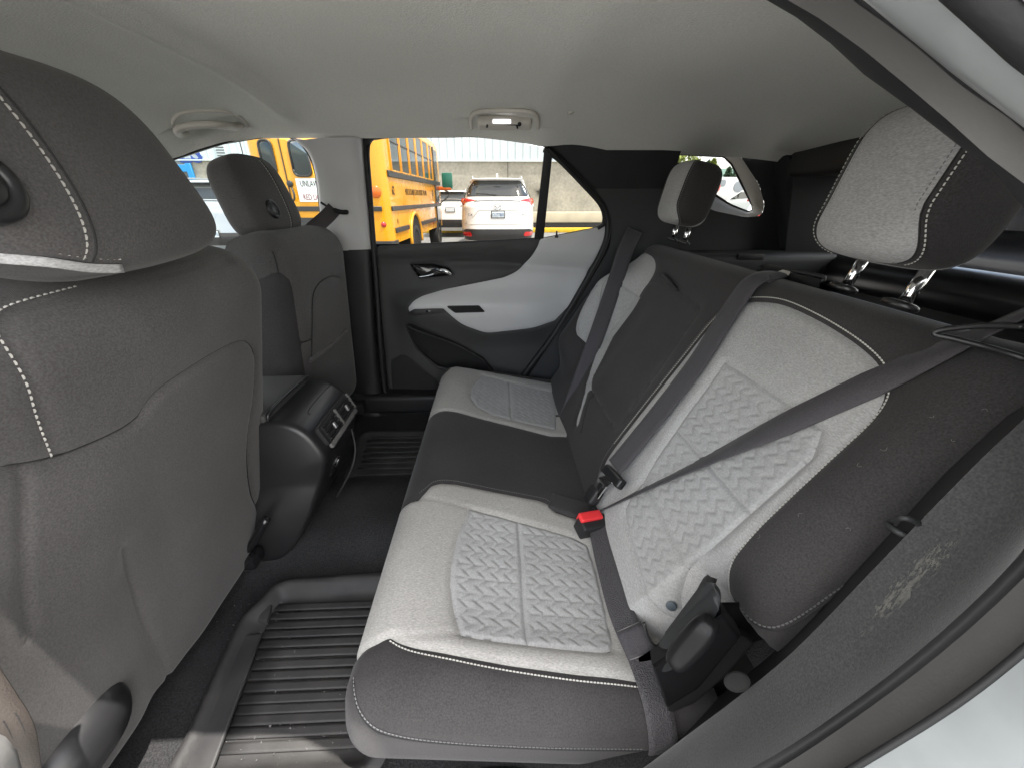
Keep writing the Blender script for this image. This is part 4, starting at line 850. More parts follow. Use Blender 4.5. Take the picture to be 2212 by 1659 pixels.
# ================================================================== FRONT SEATS
def front_head(parent, c, tilt, hw, hh, hd, btn, sz, tp=-.10, sy=-.048, sag=0.):
    V, F, nv = superq(hw, hh, hd, .52, .55, taper=tp)
    bend = lambda P: P + np.stack([0 * P[..., 0], 0 * P[..., 0], sag * np.clip(-P[..., 1] / hw, 0, 1.2) ** 2 * sstep(.4, -.9, P[..., 2] / hh)], -1)
    V = bend(V)
    Rm = np.array(Matrix.Rotation(R(tilt), 3, 'Y')); c = np.asarray(c); W = V @ Rm.T + c
    hr = mk('headrest', W, F, 'taupe', parent)
    def surf(y, z):                                                     # point on the rear face at width y, height z (local)
        zz = np.clip(abs(z) / hh, 0, .999); ph = math.asin(zz ** (1 / .52)); k = math.cos(ph) ** .52; w = hw * (1 + tp * z / hh) * k
        s = min(.999, abs(y) / w) ** (1 / .55); return np.array([hd * k * (1 - s * s) ** (.55 / 2), y, z])
    def loc(y, z): return bend(surf(y, z)) @ Rm.T + c
    for ys in ([(.30 + .10 * (1 - abs(k)) ) for k in ()] or [None]):
        t = np.linspace(-.95, .80, 30); yv = sy + .010 * np.cos(t * 2); L = np.array([loc(a, b * hh) for a, b in zip(yv, t)])
        n = np.tile(np.array([1, 0, 0]) @ Rm.T, (30, 1)); Vv, Ff = tube(L, .0014, 5); mk('seam', Vv, Ff, 'seam', hr)
        L2 = np.array([loc(a - .009, b * hh) for a, b in zip(yv, t)]); stitches('stitching', L2, n, hr, 'thread' if sz > .02 else 'threadd', pitch=.0075, ln=.0055, r=.0010)
    V, F = lathe([(sz, -.012), (sz, .000), (sz * .92, .0035), (sz * .78, .0035), (sz * .68, .001), (sz * .64, -.001), (sz * .60, .0005), (sz * .55, .002), (sz * .2, .0026), (.0001, .0027)], 32)
    b = loc(*btn); mk('release_button', place(V, b + np.array([.003, 0, 0]), np.array([1, 0, 0]) @ Rm.T), F, 'darks', hr)
    return hr, loc
drv = thing('front_seat', 'driver seat in charcoal cloth filling the left foreground, seen from behind', 'car seat', (-.75, -.40, .40), 'front seats')
SDV = Wrap((-.49, 0, 1.10), (0, 1, 0), (.263, 0, 1), core=(-.66, -.118, -.685, -.005), r=.080, rb=.018, h=lambda q: .012 * (1 - ((q[:, 0] + .41) / .27) ** 2) - .010 * np.exp(-((q[:, 0] + .50) / .03) ** 2) * sstep(-.25, -.35, q[:, 1]))
ptop = [(-60, 1012), (0, 1005), (100, 986), (180, 955), (250, 921), (284, 895), (300, 868), (325, 840), (365, 812), (440, 767), (498, 741), (528, 737), (546, 750), (553, 775), (549, 850), (537, 930), (534, 1000), (545, 1070), (566, 1105)]
pk = SDV.uv(ptop)
pbot = np.array([(-.075, -.66), (-.10, -.80), (-.30, -.83), (-.60, -.83), (-.76, -.75), (-.78, -.08)])
pocket = np.vstack([cr(pk, 4), pbot])
bo = rnd([(-.82, -.80), (-.70, -.85), (-.02, -.85), (.0, -.70), (.0, .08), (-.06, .17), (-.72, .17), (-.82, .08)], .04)
bd_ = panel('backrest', SDV, bo, 'taupe', drv, holes=[pocket], sp=.012, seam=.004, grooves=[cr(SDV.uv([(102, 988), (62, 880), (42, 780), (46, 715), (70, 672), (130, 638), (255, 600), (420, 570), (545, 560)]), 5)], gd=.004, gw=.008)
panel('map_pocket', SDV, pocket, 'taupe', bd_, sp=.0075, seam=.009, sw=.018, lift=.003, grooves=[cr(SDV.uv([(30, 1008), (33, 1150), (40, 1280), (52, 1370)]), 5), cr(SDV.uv([(250, 1180), (278, 1250), (300, 1330), (345, 1430), (358, 1470)]), 5)], gd=.0045, gw=.008,
      relief=lambda q: -.006 * np.exp(-((q[:, 0] + .44) / .045) ** 2) * sstep(-.10, -.33, q[:, 1]) + .0012 * np.sin(q[:, 0] * 31 + q[:, 1] * 6))
frombm('backrest_front', box((-.70, -.40, .80), (.14, .46, .50), .06, 4, Matrix.Rotation(R(14.7), 3, 'Y')), 'black', drv)
sstitch('stitching', SDV, cr(SDV.uv([(92, 985), (52, 880), (33, 780), (38, 712), (62, 667), (124, 631), (250, 593)]), 6), bd_, 'thread', pitch=.0075, ln=.0046, r=.0009)
seamline('seam', SDV, cr(SDV.uv([(0, 1005), (100, 986), (180, 955), (250, 921), (284, 895)]), 4), bd_, .001, -.004)
seamline('seam', SDV, cr(SDV.uv(ptop[5:-1]), 5), bd_, .0009, -.0045)
hd_, loc = front_head(drv, (-.512, -.418, 1.303), -15, .184, .112, .062, (-.122, -.052), .036, -.19, sag=.085)
hs = list(cr([loc(y, -.109) for y in (-.16, -.125, -.09, -.055, -.02)], 4))
V, F = ribbon(np.array(hs) + [0.003, 0, -.003], (.1, 0, 1), .010, .002); mk('grey_hem', V, F, 'greyb', hd_)
stitches('stitching', np.array(hs) + [.006, 0, .008], np.tile([1., 0, 0], (len(hs), 1)), hd_, 'thread', pitch=.0075, ln=.0055, r=.001)
frombm('post_cover', box((-.545, -.42, 1.165), (.04, .10, .02), .008, 3), 'dark', hd_)
for y in (-.52, -.38): V, F = tube(np.array([(-.55, y, 1.10), (-.54, y, 1.20)]), .0065, 10); mk('post', V, F, 'chrome', hd_)
V, F, _ = superq(.075, .060, .060, .75, .8, 24, 36); mk('hinge_cover', V @ np.array(Matrix.Rotation(R(20), 3, 'Y')).T + aty(150, 1592, -.62) + [-.01, .0, -.01], F, 'darks', drv)
V, F = tube(cr([aty(a, b, -.20) for a, b in [(575, 1120), (548, 1170), (520, 1200), (500, 1235)]], 4), .010, 8); rl = mk('seat_rail', V, F, 'gloss', drv)
frombm('rail_motor', box(aty(535, 1205, -.20), (.06, .05, .035), .008, 2), 'gloss', drv)
frombm('cushion_frame', box((-.93, -.40, .55), (.46, .46, .16), .04, 3), 'black', drv)
frombm('seat_rail', box((-.90, -.20, .44), (.5, .04, .05), .006), 'trunk', drv); frombm('seat_rail', box((-.98, -.58, .43), (.5, .04, .05), .006), 'trunk', drv)

psg = thing('front_seat', 'front passenger seat with a small round-buttoned headrest beside the pillar', 'car seat', (-.80, .42, .40), 'front seats')
SPV = Wrap((-.585, .40, 1.10), (.075, 1, 0), (.08, 0, 1), core=(-.125, .165, -.52, .0), r=.090, h=lambda q: .012 * (1 - (q[:, 0] / .27) ** 2))
bo = rnd([(-.32, -.62), (-.26, -.74), (.24, -.74), (.32, -.6), (.32, .06), (.26, .15), (-.26, .15), (-.32, .06)], .05)
pp = SPV.uv([(668, 772), (735, 716), (742, 640), (728, 598), (706, 597), (680, 612), (668, 640)])
bp_ = panel('backrest', SPV, bo, 'taupe', psg, sp=.014, seam=.0, grooves=[SPV.uv([(608, 525), (612, 590), (630, 650), (640, 745)]), SPV.uv([(598, 748), (640, 745), (668, 730)]), SPV.uv([(612, 748), (618, 830), (628, 870)]), SPV.uv([(668, 770), (668, 700), (668, 640), (682, 612), (708, 597), (730, 600)])], gd=.005, gw=.010)
for sl_px in ([(612, 748), (618, 830), (628, 870)], [(598, 748), (640, 745), (668, 731)], [(606, 540), (613, 590), (630, 650), (640, 745)], [(668, 770), (668, 700), (669, 640), (682, 612), (708, 597), (728, 600)]): seamline('seam', SPV, cr(SPV.uv(sl_px), 5), bp_, .0016)
P = SPV.on(cr(SPV.uv([(664, 778), (690, 758), (715, 738), (740, 714)]), 4), .004); V, F = tube(P, .008, 8); mk('pocket_hem', V, F, 'taupe', bp_)
frombm('backrest_front', box((-.70, .41, .84), (.16, .44, .54), .06, 4, Matrix.Rotation(R(5), 3, 'Y')), 'black', psg)
hp, loc = front_head(psg, aty(578, 430, .405) + [-.03, 0, 0], -16, .136, .114, .060, (-.060, -.045), .027, -.10, .025)
hs = [loc(y, -.112) for y in np.linspace(-.08, .055, 10)]
V, F = ribbon(np.array(hs) + [.003, 0, -.003], (.1, 0, 1), .014, .002); mk('grey_hem', V, F, 'greyb', hp)
for y in (.345, .465): V, F = tube(np.array([(-.70, y, 1.10), (-.705, y, 1.25)]), .0065, 10); mk('post', V, F, 'chrome', hp)
frombm('cushion_frame', box((-.92, .42, .55), (.50, .46, .18), .04, 3), 'black', psg)
frombm('seat_rail', box((-.85, .24, .44), (.5, .04, .05), .006), 'dark', psg); frombm('seat_rail', box((-.85, .60, .44), (.5, .04, .05), .006), 'dark', psg)

# ================================================================== CENTRE CONSOLE
con = thing('centre_console', 'black centre console end with two rear air vents and a charging port', 'console', (-.62, 0, .40))
pr_ = [(-.95, .77), (-.553, .800), (-.515, .798), (-.480, .780), (-.458, .752), (-.440, .712), (-.436, .690), (-.447, .655), (-.475, .590), (-.505, .520), (-.55, .44), (-.60, .385), (-.95, .385)]
rows = []
for y, k, zb in [(-.126, .955, .0), (-.123, .98, 0), (-.116, .995, 0), (-.104, 1, 0), (0, 1.0, 0), (.104, 1, 0), (.116, .995, 0), (.123, .98, 0), (.126, .955, .0)]:
    cx, cz = -.72, .60; pts_ = rnd(pr_, [.01, .006, .02, .03, .03, .02, .012, .02, .03, .03, .03, .03, .01], 4)
    rows.append([(cx + (a - cx) * k, y * (1 + .45 * max(0, (.62 - b)) / .3 * 1.0), cz + (b - cz) * k) for a, b in pts_])
rows = [[(rows[0][i][0] * .3 + -.72 * .7, rows[0][i][1], rows[0][i][2] * .3 + .6 * .7) for i in range(len(rows[0]))]] + rows + [[(rows[-1][i][0] * .3 + -.72 * .7, rows[-1][i][1], rows[-1][i][2] * .3 + .6 * .7) for i in range(len(rows[-1]))]]
cb_ = grid('console_body', rows, 'darks', con, closed=True)
lid = frombm('armrest_lid', box((-.755, 0, .800), (.395, .238, .034), .012, 3), 'softdark', con)
V, F = tube(cr([(-.556, -.112, .800), (-.553, -.10, .817), (-.553, 0, .822), (-.553, .10, .817), (-.556, .112, .800)], 6), .0042, 8); mk('lid_edge', V, F, 'darks', lid)
# tilted vent face
vc = np.array([-.4515, .0, .735]); vx = np.array([0, 1., 0]); vu = nrm(np.array([-.38, 0, .925])); vn = nrm(np.cross(vx, vu)); 
if vn[0] < 0: vn = -vn
Rv = frame3(vx, vu)
def vp(a, b, d=0.): return vc + vx * a + vu * b + vn * d
bez_ = [vp(*q) for q in rnd([(-.098, -.026), (.098, -.026), (.098, .030), (-.098, .030)], .008)]
bm_ = prism(bez_, vn, .012, .003); fb = frombm('vent_bezel', bm_, 'dark', con)
for s in (-1, 1):
    ce = vp(.046 * s, .002, .0125)
    w = frombm('vent_opening', box(ce, (.080, .044, .003), .001, 1, Rv), 'hole', fb)
    for k in range(3): frombm('vent_louvre', box(vp(.046 * s, -.014 + .015 * k, .015), (.078, .0035, .008), .001, 1, Rv @ Matrix.Rotation(R(25), 3, 'X')), 'gloss', con)
    frombm('vent_tab', box(vp(.046 * s, .0015, .021), (.010, .018, .007), .003, 2, Rv), 'alloy', con)
frombm('vent_divider', box(vp(0, .002, .014), (.007, .05, .008), .002, 2, Rv), 'lip', con)
frombm('vent_rim', box(vp(.093, .002, .014), (.007, .05, .008), .002, 2, Rv), 'lip', con)
frombm('vent_rim', box(vp(0, -.030, .010), (.19, .014, .010), .004, 2, Rv), 'lip', con)
V, F = tube(cr([vp(-.075, .062, .002), vp(-.07, .072, .000), vp(0, .074, -.001), vp(.075, .073, 0)], 5), .0014, 6); mk('panel_gap', V, F, 'hole', con)
pn = aty(733, 1025, -.03); frombm('charging_port', box((-.468, -.035, .605), (.012, .040, .050), .004, 2, Matrix.Rotation(R(24), 3, 'Y')), 'gloss', con)
frombm('port_socket', box((-.460, -.030, .610), (.006, .010, .022), .002, 2, Matrix.Rotation(R(24), 3, 'Y')), 'alloy', con)
V, F = tube(cr([(-.444, .07, .66), (-.438, .055, .60), (-.45, .03, .545), (-.50, .0, .46)], 6), .0035, 6); mk('cover_edge', V, F, 'dark', con)

# ================================================================== FLOOR MATS
def mat_tray(name, label, rim_px, z0, rimz, rim_open, ribs, off_y=0., zr=None):
    t = thing(name, label, 'floor mat', (np.mean([atz(a, b, z0)[0] for a, b in rim_px]), np.mean([atz(a, b, z0)[1] for a, b in rim_px]), z0), 'rubber floor mats')
    ol = np.array([atz(a, b, rimz)[:2] for a, b in rim_px]); ol = rnd(ol, .03); S = Wrap((0, 0, z0), (1, 0, 0), (0, 1, 0)); olr = resample(ol, .01)
    def rel(q): d = dist(q, olr); return (rimz - z0) * (1 - sstep(.012, .050, d)) * (1 - .35 * sstep(.010, .0, d))
    class SS(Wrap): pass
    S.h = lambda q: (rimz - z0) * (1 - sstep(.012, .050, dist(q, olr))) * (1 - .35 * sstep(.010, .0, dist(q, olr)))
    tr = panel('tray', S, ol, 'matrub', t, sp=.011, seam=0)
    me = None
    for (xl, xr, y) in ribs:
        a = np.array([xl, y, z0 + .003]); b = np.array([xr, y, z0 + .003])
        V, F = ribbon(np.linspace(a, b, 8), (0, 1, 0), .017, .0028); mk('rib', V, F, 'matrub', t)
    return t
rib_px = [(592, 1313), (586, 1332), (577, 1352), (568, 1371), (562, 1392), (556, 1414), (548, 1438), (541, 1461), (530, 1486), (520, 1512), (512, 1535), (502, 1558), (490, 1586), (474, 1618)]
rb = []
for a, b in rib_px: p = atz(a, b, .382); rb.append((p[0], -.10 if p[1] > -.4 else -.14, p[1]))
mt1 = mat_tray('floor_mat', 'near ribbed black rubber floor mat with raised rim and a patch of sunlight', [(330, 1720), (362, 1640), (395, 1585), (480, 1400), (518, 1325), (560, 1288), (590, 1252), (625, 1243), (810, 1230), (960, 1222), (900, 1500), (800, 1690)], .380, .412, None, rb)
p0_ = atz(790, 1640, .385); 
frombm('foot_ridge', prism([atz(a, b, .385) for a, b in [(560, 1345), (572, 1300), (590, 1312), (580, 1350)]], (0, 0, 1), .012, .004), 'matrub', mt1)
frombm('rim_ledge', prism([atz(a, b, .388) for a, b in [(505, 1375), (568, 1372), (440, 1730), (350, 1730)]], (0, 0, 1), .010, .006, 3), 'matrub', mt1)
rb = [(-.545 + .01 * (k % 2), -.20, .07 + .034 * k) for k in range(12)]
mt2 = mat_tray('floor_mat', 'far ribbed black rubber floor mat beyond the console in shade', [(712, 1098), (760, 985), (772, 940), (790, 928), (905, 926), (960, 935), (960, 1000), (870, 1100)], .378, .395, None, rb)

# lint on the near black bolster, grit on the near mat
pts_ = []
for k in range(8):
    c = np.array([[rng.uniform(.25, .58), rng.uniform(-.60, -.52)]]); a = rng.uniform(0, 6.28); ln = rng.uniform(.002, .006)
    L = np.vstack([c + [[ln * t * math.cos(a + t * .8), ln * t * math.sin(a + t * .8)]] for t in (-1, -.3, .3, 1)]); pts_.append(tube(SB.on(L, .0004), .00022, 4))
V, F = join(pts_); mk('lint', V, F, 'threadd', back, kind='stuff')
pts_ = []
for k in range(150):
    px, py = rng.uniform(430, 760), rng.uniform(1300, 1658); p = atz(px, py, .386); s_ = rng.uniform(.0006, .0016); d = rng.normal(size=(4, 3)) * s_
    pts_.append((p + d, [(0, 1, 2), (0, 2, 3), (0, 3, 1), (1, 3, 2)]))
V, F = join(pts_); mk('grit', V, F, 'lip', mt1, kind='stuff', smooth=False)

# ================================================================== OUTSIDE: PARKING LOT, BUILDING, VEHICLES
M.update(
 asphalt=mat('worn_asphalt', (.165, .165, .165), .9, bump=(60, .5), col2=(.225, .222, .215), cscale=3, vary=(2, .15)),
 busy=mat('school_bus_yellow', (.80, .35, .004), .28, coat=.6, vary=(3, .05)),
 busd=mat('bus_black_rail', (.035, .034, .034), .4),
 buswin=mat('bus_window_glass', (.035, .045, .045), .05, spec=.8),
 white=mat('white_car_paint', (.78, .78, .76), .25, coat=.8),
 silver=mat('pale_silver_car_paint', (.40, .43, .46), .28, .3, coat=.8),
 cglass=mat('dark_car_glass', (.025, .03, .03), .04, spec=.9),
 tyre=mat('tyre_rubber', (.02, .02, .02), .85),
 taillight=mat('red_lamp_lens', (.55, .02, .02), .12, coat=.6),
 amber=mat('amber_lamp_lens', (.75, .16, .02), .2, bump=(60, .6, 'voronoi')),
 concrete=mat('exposed_aggregate', (.30, .285, .245), .95, bump=(28, .6), col2=(.40, .38, .325), cscale=9, cdetail=8, vary=(1.2, .18)),
 ledge=mat('pale_concrete', (.55, .50, .38), .9, vary=(2, .1), bump=(30, .3)),
 siding=mat('pale_blue_metal_siding', (.55, .62, .65), .45, vary=(.8, .06)),
 blue=mat('blue_paint', (.02, .26, .60), .4),
 navy=mat('navy_lettering', (.03, .07, .30), .5),
 yellow=mat('yellow_kerb_paint', (.75, .48, .03), .7, vary=(5, .15)),
 sign=mat('white_sign', (.82, .82, .80), .5),
 ink=mat('black_lettering', (.015, .015, .015), .6),
 inkred=mat('maroon_lettering', (.22, .02, .03), .6),
 plate=mat('pale_number_plate', (.70, .76, .80), .4),
 inkblue=mat('blue_plate_lettering', (.03, .12, .26), .5),
 mirrorg=mat('green_mirror_shell', (.02, .16, .11), .3),
 bark=mat('tree_bark', (.10, .07, .05), .9), fir=mat('fir_needles', (.035, .075, .035), .8, vary=(.7, .3)),
 leaf=mat('yellow_green_leaves', (.16, .20, .03), .7, vary=(1.5, .3)), hill=mat('wooded_hill', (.10, .17, .14), .95, vary=(.03, .25)),
)
tag(mk('ground', [(-300, -200, 0), (300, -200, 0), (300, 500, 0), (-300, 500, 0)], [(0, 1, 2, 3)], 'asphalt', smooth=False), kind='structure')
def text(name, s, m, parent, p, xd, yd, size, ext=.002, sx=1.0, align='CENTER', weight=0.):
    c = bpy.data.curves.new('t', 'FONT'); c.body = s; c.size = size; c.align_x = align; c.align_y = 'CENTER'; c.extrude = ext; c.offset = weight; c.resolution_u = 3
    o = bpy.data.objects.new('t', c); COL.objects.link(o); bpy.context.view_layer.update()
    me = bpy.data.meshes.new_from_object(o); V = np.array([v.co[:] for v in me.vertices]); F = [tuple(q.vertices) for q in me.polygons]
    bpy.data.objects.remove(o); bpy.data.curves.remove(c); bpy.data.meshes.remove(me)
    xd, yd = nrm(xd), nrm(yd); zd = np.cross(xd, yd)
    return mk(name, np.asarray(p) + V[:, :1] * sx * xd + V[:, 1:2] * yd + V[:, 2:3] * zd, F, m, parent, smooth=False)

# ---- building
WY = 18.0
bld = thing('building', 'pale blue metal building on a rough concrete base beyond the parked vehicles', 'building', (-4, WY, 0))
frombm('concrete_wall', box((-9.5, WY + .35, 1.37), (31.5, .5, 2.74), .01, 1), 'concrete', bld)
xs = []; x = -25.3
while x < 6.3: xs += [(x, 0), (x + .26, 0), (x + .275, -.03), (x + .305, -.03), (x + .32, 0)]; x += .32
sd = grid('metal_siding', [[(a, WY + b + .08, z) for a, b in xs] for z in (2.70, 7.5)], 'siding', bld, smooth=False)
mk('side_wall', [(6.25, WY + .1, 0), (6.25, WY + 20, 0), (6.25, WY + 20, 7.5), (6.25, WY + .1, 7.5)], [(0, 1, 2, 3)], 'siding', bld, smooth=False)
frombm('siding_flashing', box((-9.5, WY + .06, 2.72), (31.6, .10, .05), .005, 1), 'siding', bld)
for x in (-8.6, -4.3, .55, 2.2, 5.0): frombm('wall_joint', box((x, WY + .098, 1.4), (.02, .01, 2.6), 0), 'hole', bld)
frombm('base_ledge', box((-9.5, WY - .28, .53), (31.5, .70, .42), .03, 2), 'ledge', bld)
frombm('base_gap', box((-9.5, WY - .26, .16), (31.4, .62, .32), .01, 1), 'busd', bld)
sc_ = (WY + .93)
dpos = lambda px, py: aty(px, py, WY + .05)
a, b = dpos(330, 365), dpos(424, 365)
dr = frombm('door_frame', box(((dpos(415, 380)[0] + -.0), WY + .02, 1.30), (.22, .10, 2.6), .01, 1), 'blue', bld)
frombm('door_frame', box((dpos(415, 380)[0] - 1.15, WY + .02, 2.42), (2.1, .10, .26), .01, 1), 'blue', bld)
frombm('door_glass', box((dpos(415, 380)[0] - 1.15, WY + .07, 1.2), (2.1, .04, 2.3), .0), 'buswin', bld)
vt = dpos(544 * .8866 - 3, 374 * .8866)
vv = frombm('wall_vent', box((vt[0], WY + .03, vt[2]), (.42, .10, .56), .01, 1), 'siding', bld)
for k in range(5): frombm('vent_slat', box((vt[0], WY - .02, vt[2] - .2 + .1 * k), (.34, .02, .035), .004, 1), 'busd', vv)
text('wall_letters', 'ES', 'navy', bld, dpos(425, 335) + [-.30, -.01, .05], (1, 0, 0), (0, 0, 1), 1.05, .01, 1.0, 'CENTER', .03)
kb = thing('parking_kerb', 'long yellow painted kerb at the foot of the building', 'kerb', (0, 16.3, 0))
frombm('kerb_stone', box((-4, 16.3, .085), (26, .34, .17), .03, 2), 'yellow', kb)

# ---- school bus (rear towards us)
xr, xl = aty(840, 430, 6.4)[0], aty(518, 302, 6.4)[0]; BW = xr - xl; byaw = R(-2.0); bc0 = np.array([(xr + xl) / 2, 6.4, 0])
def B(x, y, z): c, s = math.cos(byaw), math.sin(byaw); return bc0 + np.array([x * c - y * s, x * s + y * c, z])
bus = thing('school_bus', 'yellow school bus parked with its rear doors and window row facing us', 'school bus', tuple(bc0))
hw = BW / 2; BL = 5.6
def brow(z, w, r0, r1):
    pts = rnd([(-w, r0), (w, r0), (w, r1), (-w, r1)], .20, 6); return [B(x, y, z) for x, y in pts]
lv = [(.55, hw, 0, BL), (1.2, hw, 0, BL), (2.3, hw, 0, BL), (2.52, hw * .985, .02, BL), (2.66, hw * .93, .07, BL - .05), (2.76, hw * .80, .16, BL - .1), (2.81, hw * .5, .4, BL - .3), (2.82, .05, 1.2, BL - 1)]
grid('bus_body', [brow(*q) for q in lv], 'busy', bus, closed=True); sharp(bus.children[0], 35)
def bbox(name, c, size, m, parent=bus, bev=.006, seg=1):
    o = frombm(name, box((0, 0, 0), size, bev, seg), m, parent); me = o.data
    for v in me.vertices: v.co = Vector(B(*(np.array(c) + np.array(v.co) + origin(parent)))) - Vector(origin(parent))
    return o
# side (right flank): rails, windows, lettering
for z, h in ((1.12, .075), (1.66, .10), (.76, .085)):
    if z > .8: bbox('rub_rail', (hw + .012, BL / 2 - .05, z), (.03, BL - .35, h), 'busd')
    else:
        bbox('rub_rail', (hw + .012, .70, z), (.03, 1.0, h), 'busd'); bbox('rub_rail', (hw + .012, 3.35, z), (.03, 2.1, h), 'busd')
bbox('rear_rub_rail', (0, -.012, 1.12), (BW - .25, .03, .075), 'busd')
for k in range(6):
    y0 = .38 + .70 * k; wd = .60 if k < 5 else .36; yc = y0 + wd / 2
    w = bbox('side_window', (hw + .004, yc, 2.10), (.02, wd, .78), 'buswin')
    for (dy, dz, sy, sz) in ((-wd / 2, 0, .035, .82), (wd / 2, 0, .035, .82), (0, .39, wd, .035), (0, -.39, wd, .035), (0, .06, wd, .03)):
        bbox('window_frame', (hw + .012, yc + dy, 2.10 + dz), (.03, sy, sz), 'busy' if abs(dz) != .06 else 'busd', w)
bbox('entrance_door', (hw + .004, 4.85, 1.45), (.02, .55, 2.0), 'buswin'); bbox('door_post', (hw + .01, 4.55, 1.45), (.04, .05, 2.1), 'busd')
xd = B(0, 1, 0) - B(0, 0, 0); zd = np.array([0, 0, 1.])
text('lettering', 'MERCER ISLAND SCHOOL DISTRICT NO 400', 'ink', bus, B(hw + .006, 2.25, 1.39), xd, zd, .17, .002, .62, 'CENTER', -.004)
text('number', '62', 'ink', bus, B(hw + .006, .35, 1.40), xd, zd, .20, .002, .8); text('number', '62', 'ink', bus, B(hw + .006, 4.15, 1.40), xd, zd, .20, .002, .8)
text('number', '8', 'ink', bus, B(hw + .006, .42, .90), xd, zd, .12, .002, .8)
# rear: doors, windows, lamps, sign, bumper
xe = B(1, 0, 0) - B(0, 0, 0)
def rear_at(px, py): p = aty(px, py, 6.4); return p[0] - bc0[0], p[2]
for (x0, y0, x1, y1) in ((547, 303, 600, 378), (614, 303, 676, 381)):
    a = rear_at(x0, y0); b = rear_at(x1, y1); c_ = ((a[0] + b[0]) / 2 + .02, (a[1] + b[1]) / 2)
    w = b[0] - a[0] - .05; h = a[1] - b[1]
    pts = rnd([B(c_[0] + sx * w / 2, -.004, c_[1] + sz * h / 2) for sx, sz in ((-1, -1), (1, -1), (1, 1), (-1, 1))], .09)
    wn = frombm('rear_window', prism(pts, B(0, -1, 0) - B(0, 0, 0), .012, .002), 'buswin', bus)
    V, F = tube(np.vstack([pts, pts[:1]]) + (B(0, -1, 0) - B(0, 0, 0)) * .012, .018, 6); mk('window_seal', V, F, 'busd', wn)
cx_ = rear_at(606, 330)[0]
bbox('door_gap', (cx_, -.004, 1.75), (.014, .016, 2.0), 'busd', bev=0); bbox('door_hinge_gap', (cx_ - .62, -.004, 1.75), (.010, .012, 2.0), 'busd', bev=0)
lt_ = rear_at(626, 398); V, F = lathe([(.05, 0), (.05, .02), (.03, .03), (.001, .03)], 14); hd0 = mk('door_latch', place(V, B(lt_[0], -.005, lt_[1]), B(0, -1, 0) - B(0, 0, 0)), F, 'busd', bus)
V, F = tube(cr([B(lt_[0] + .02, -.02, lt_[1] - .06), B(lt_[0] + .05, -.05, lt_[1] - .14), B(lt_[0] + .04, -.05, lt_[1] - .22), B(lt_[0], -.03, lt_[1] - .26)], 4), .016, 6); mk('latch_lever', V, F, 'busd', hd0)
sx0, sz0 = rear_at(637, 386); sx1, sz1 = rear_at(676, 437); sgw = 1.15
sgn = bbox('warning_sign', (sx0 + sgw / 2, -.006, (sz0 + sz1) / 2), (sgw, .012, sz0 - sz1), 'sign', bev=.002)
t1 = rear_at(648, 397); t2 = rear_at(655, 426)
text('sign_lettering', 'UNLAWFUL TO PASS', 'ink', sgn, B(t1[0], -.014, t1[1] - .01), xe, zd, .125, .001, .66, 'LEFT'); text('sign_lettering', 'RED LIGHTS FLASH', 'inkred', sgn, B(t2[0], -.014, t2[1] - .01), xe, zd, .12, .001, .66, 'LEFT')
bbox('rear_lower_panel', (0, -.004, .80), (BW * .7, .01, .36), 'busd', bev=.002)
for s in (1, -1):
    V, F = lathe([(.095, 0), (.095, .02), (.08, .035), (.0001, .04)], 20); mk('signal_lamp', place(V, B(s * (hw - .20), -.0, 1.38), B(.15 * s, -1, 0) - B(0, 0, 0)), F, 'amber', bus)
    V, F = lathe([(.045, 0), (.045, .015), (.0001, .02)], 14); mk('reflector', place(V, B(s * (hw - .14), .012, .87), B(.5 * s, -1, 0) - B(0, 0, 0)), F, 'taillight', bus)
bbp = rnd([(-hw - .02, .30), (-hw - .02, -.07), (hw + .02, -.07), (hw + .02, .30), (hw - .06, .30), (hw - .06, .02), (-hw + .06, .02), (-hw + .06, .30)], .05)
frombm('rear_bumper', prism([B(x, y, .40) for x, y in bbp], (0, 0, 1), .20, .01), 'busd', bus)
def wheel(parent, c, axis, r=.36, w=.22, rimm='alloy'):
    prof = [(r * .62, -w / 2), (r * .9, -w / 2), (r, -w / 2 + .04), (r, w / 2 - .04), (r * .9, w / 2), (r * .62, w / 2), (r * .58, w / 2 - .03), (.0001, w / 2 - .05)]
    V, F = lathe(prof, 24); o = mk('wheel', place(V, c, axis), F, 'tyre', parent)
    V, F = lathe([(r * .60, w / 2 - .06), (r * .60, w / 2 - .01), (r * .50, w / 2 - .03), (r * .15, w / 2 - .02), (.0001, w / 2 - .01)], 20); mk('rim', place(V, c, axis), F, rimm, o)
wy = 1.78
ar = [B(hw + .014, wy + .50 * math.cos(t), .50 + .50 * math.sin(t)) for t in np.linspace(-.2, math.pi + .2, 20)]
frombm('wheel_well', prism(ar, B(-1, 0, 0) - B(0, 0, 0), .3, 0), 'hole', bus)
V, F = tube(np.array(ar), .035, 8); mk('wheel_arch', V, F, 'busy', bus)
wheel(bus, B(hw - .10, wy, .40), B(1, 0, 0) - B(0, 0, 0), .40, .24, 'busd'); wheel(bus, B(hw - .10, 4.7, .38), B(1, 0, 0) - B(0, 0, 0), .38, .24, 'busd'); wheel(bus, B(-hw + .10, wy, .40), B(-1, 0, 0) - B(0, 0, 0), .40, .24, 'busd')
mp = aty(966, 392, 11.6); frombm('side_mirror', box(mp, (.30, .10, .42), .04, 2), 'mirrorg', bus)
frombm('mirror_lamp', box(aty(960, 408, 11.6), (.42, .10, .10), .03, 2), 'amber', bus)
V, F = tube(cr([aty(960, 412, 11.6), aty(972, 420, 11.6), aty(952, 440, 11.5), aty(948, 448, 11.4)], 4), .018, 6); mk('mirror_arm', V, F, 'busd', bus)

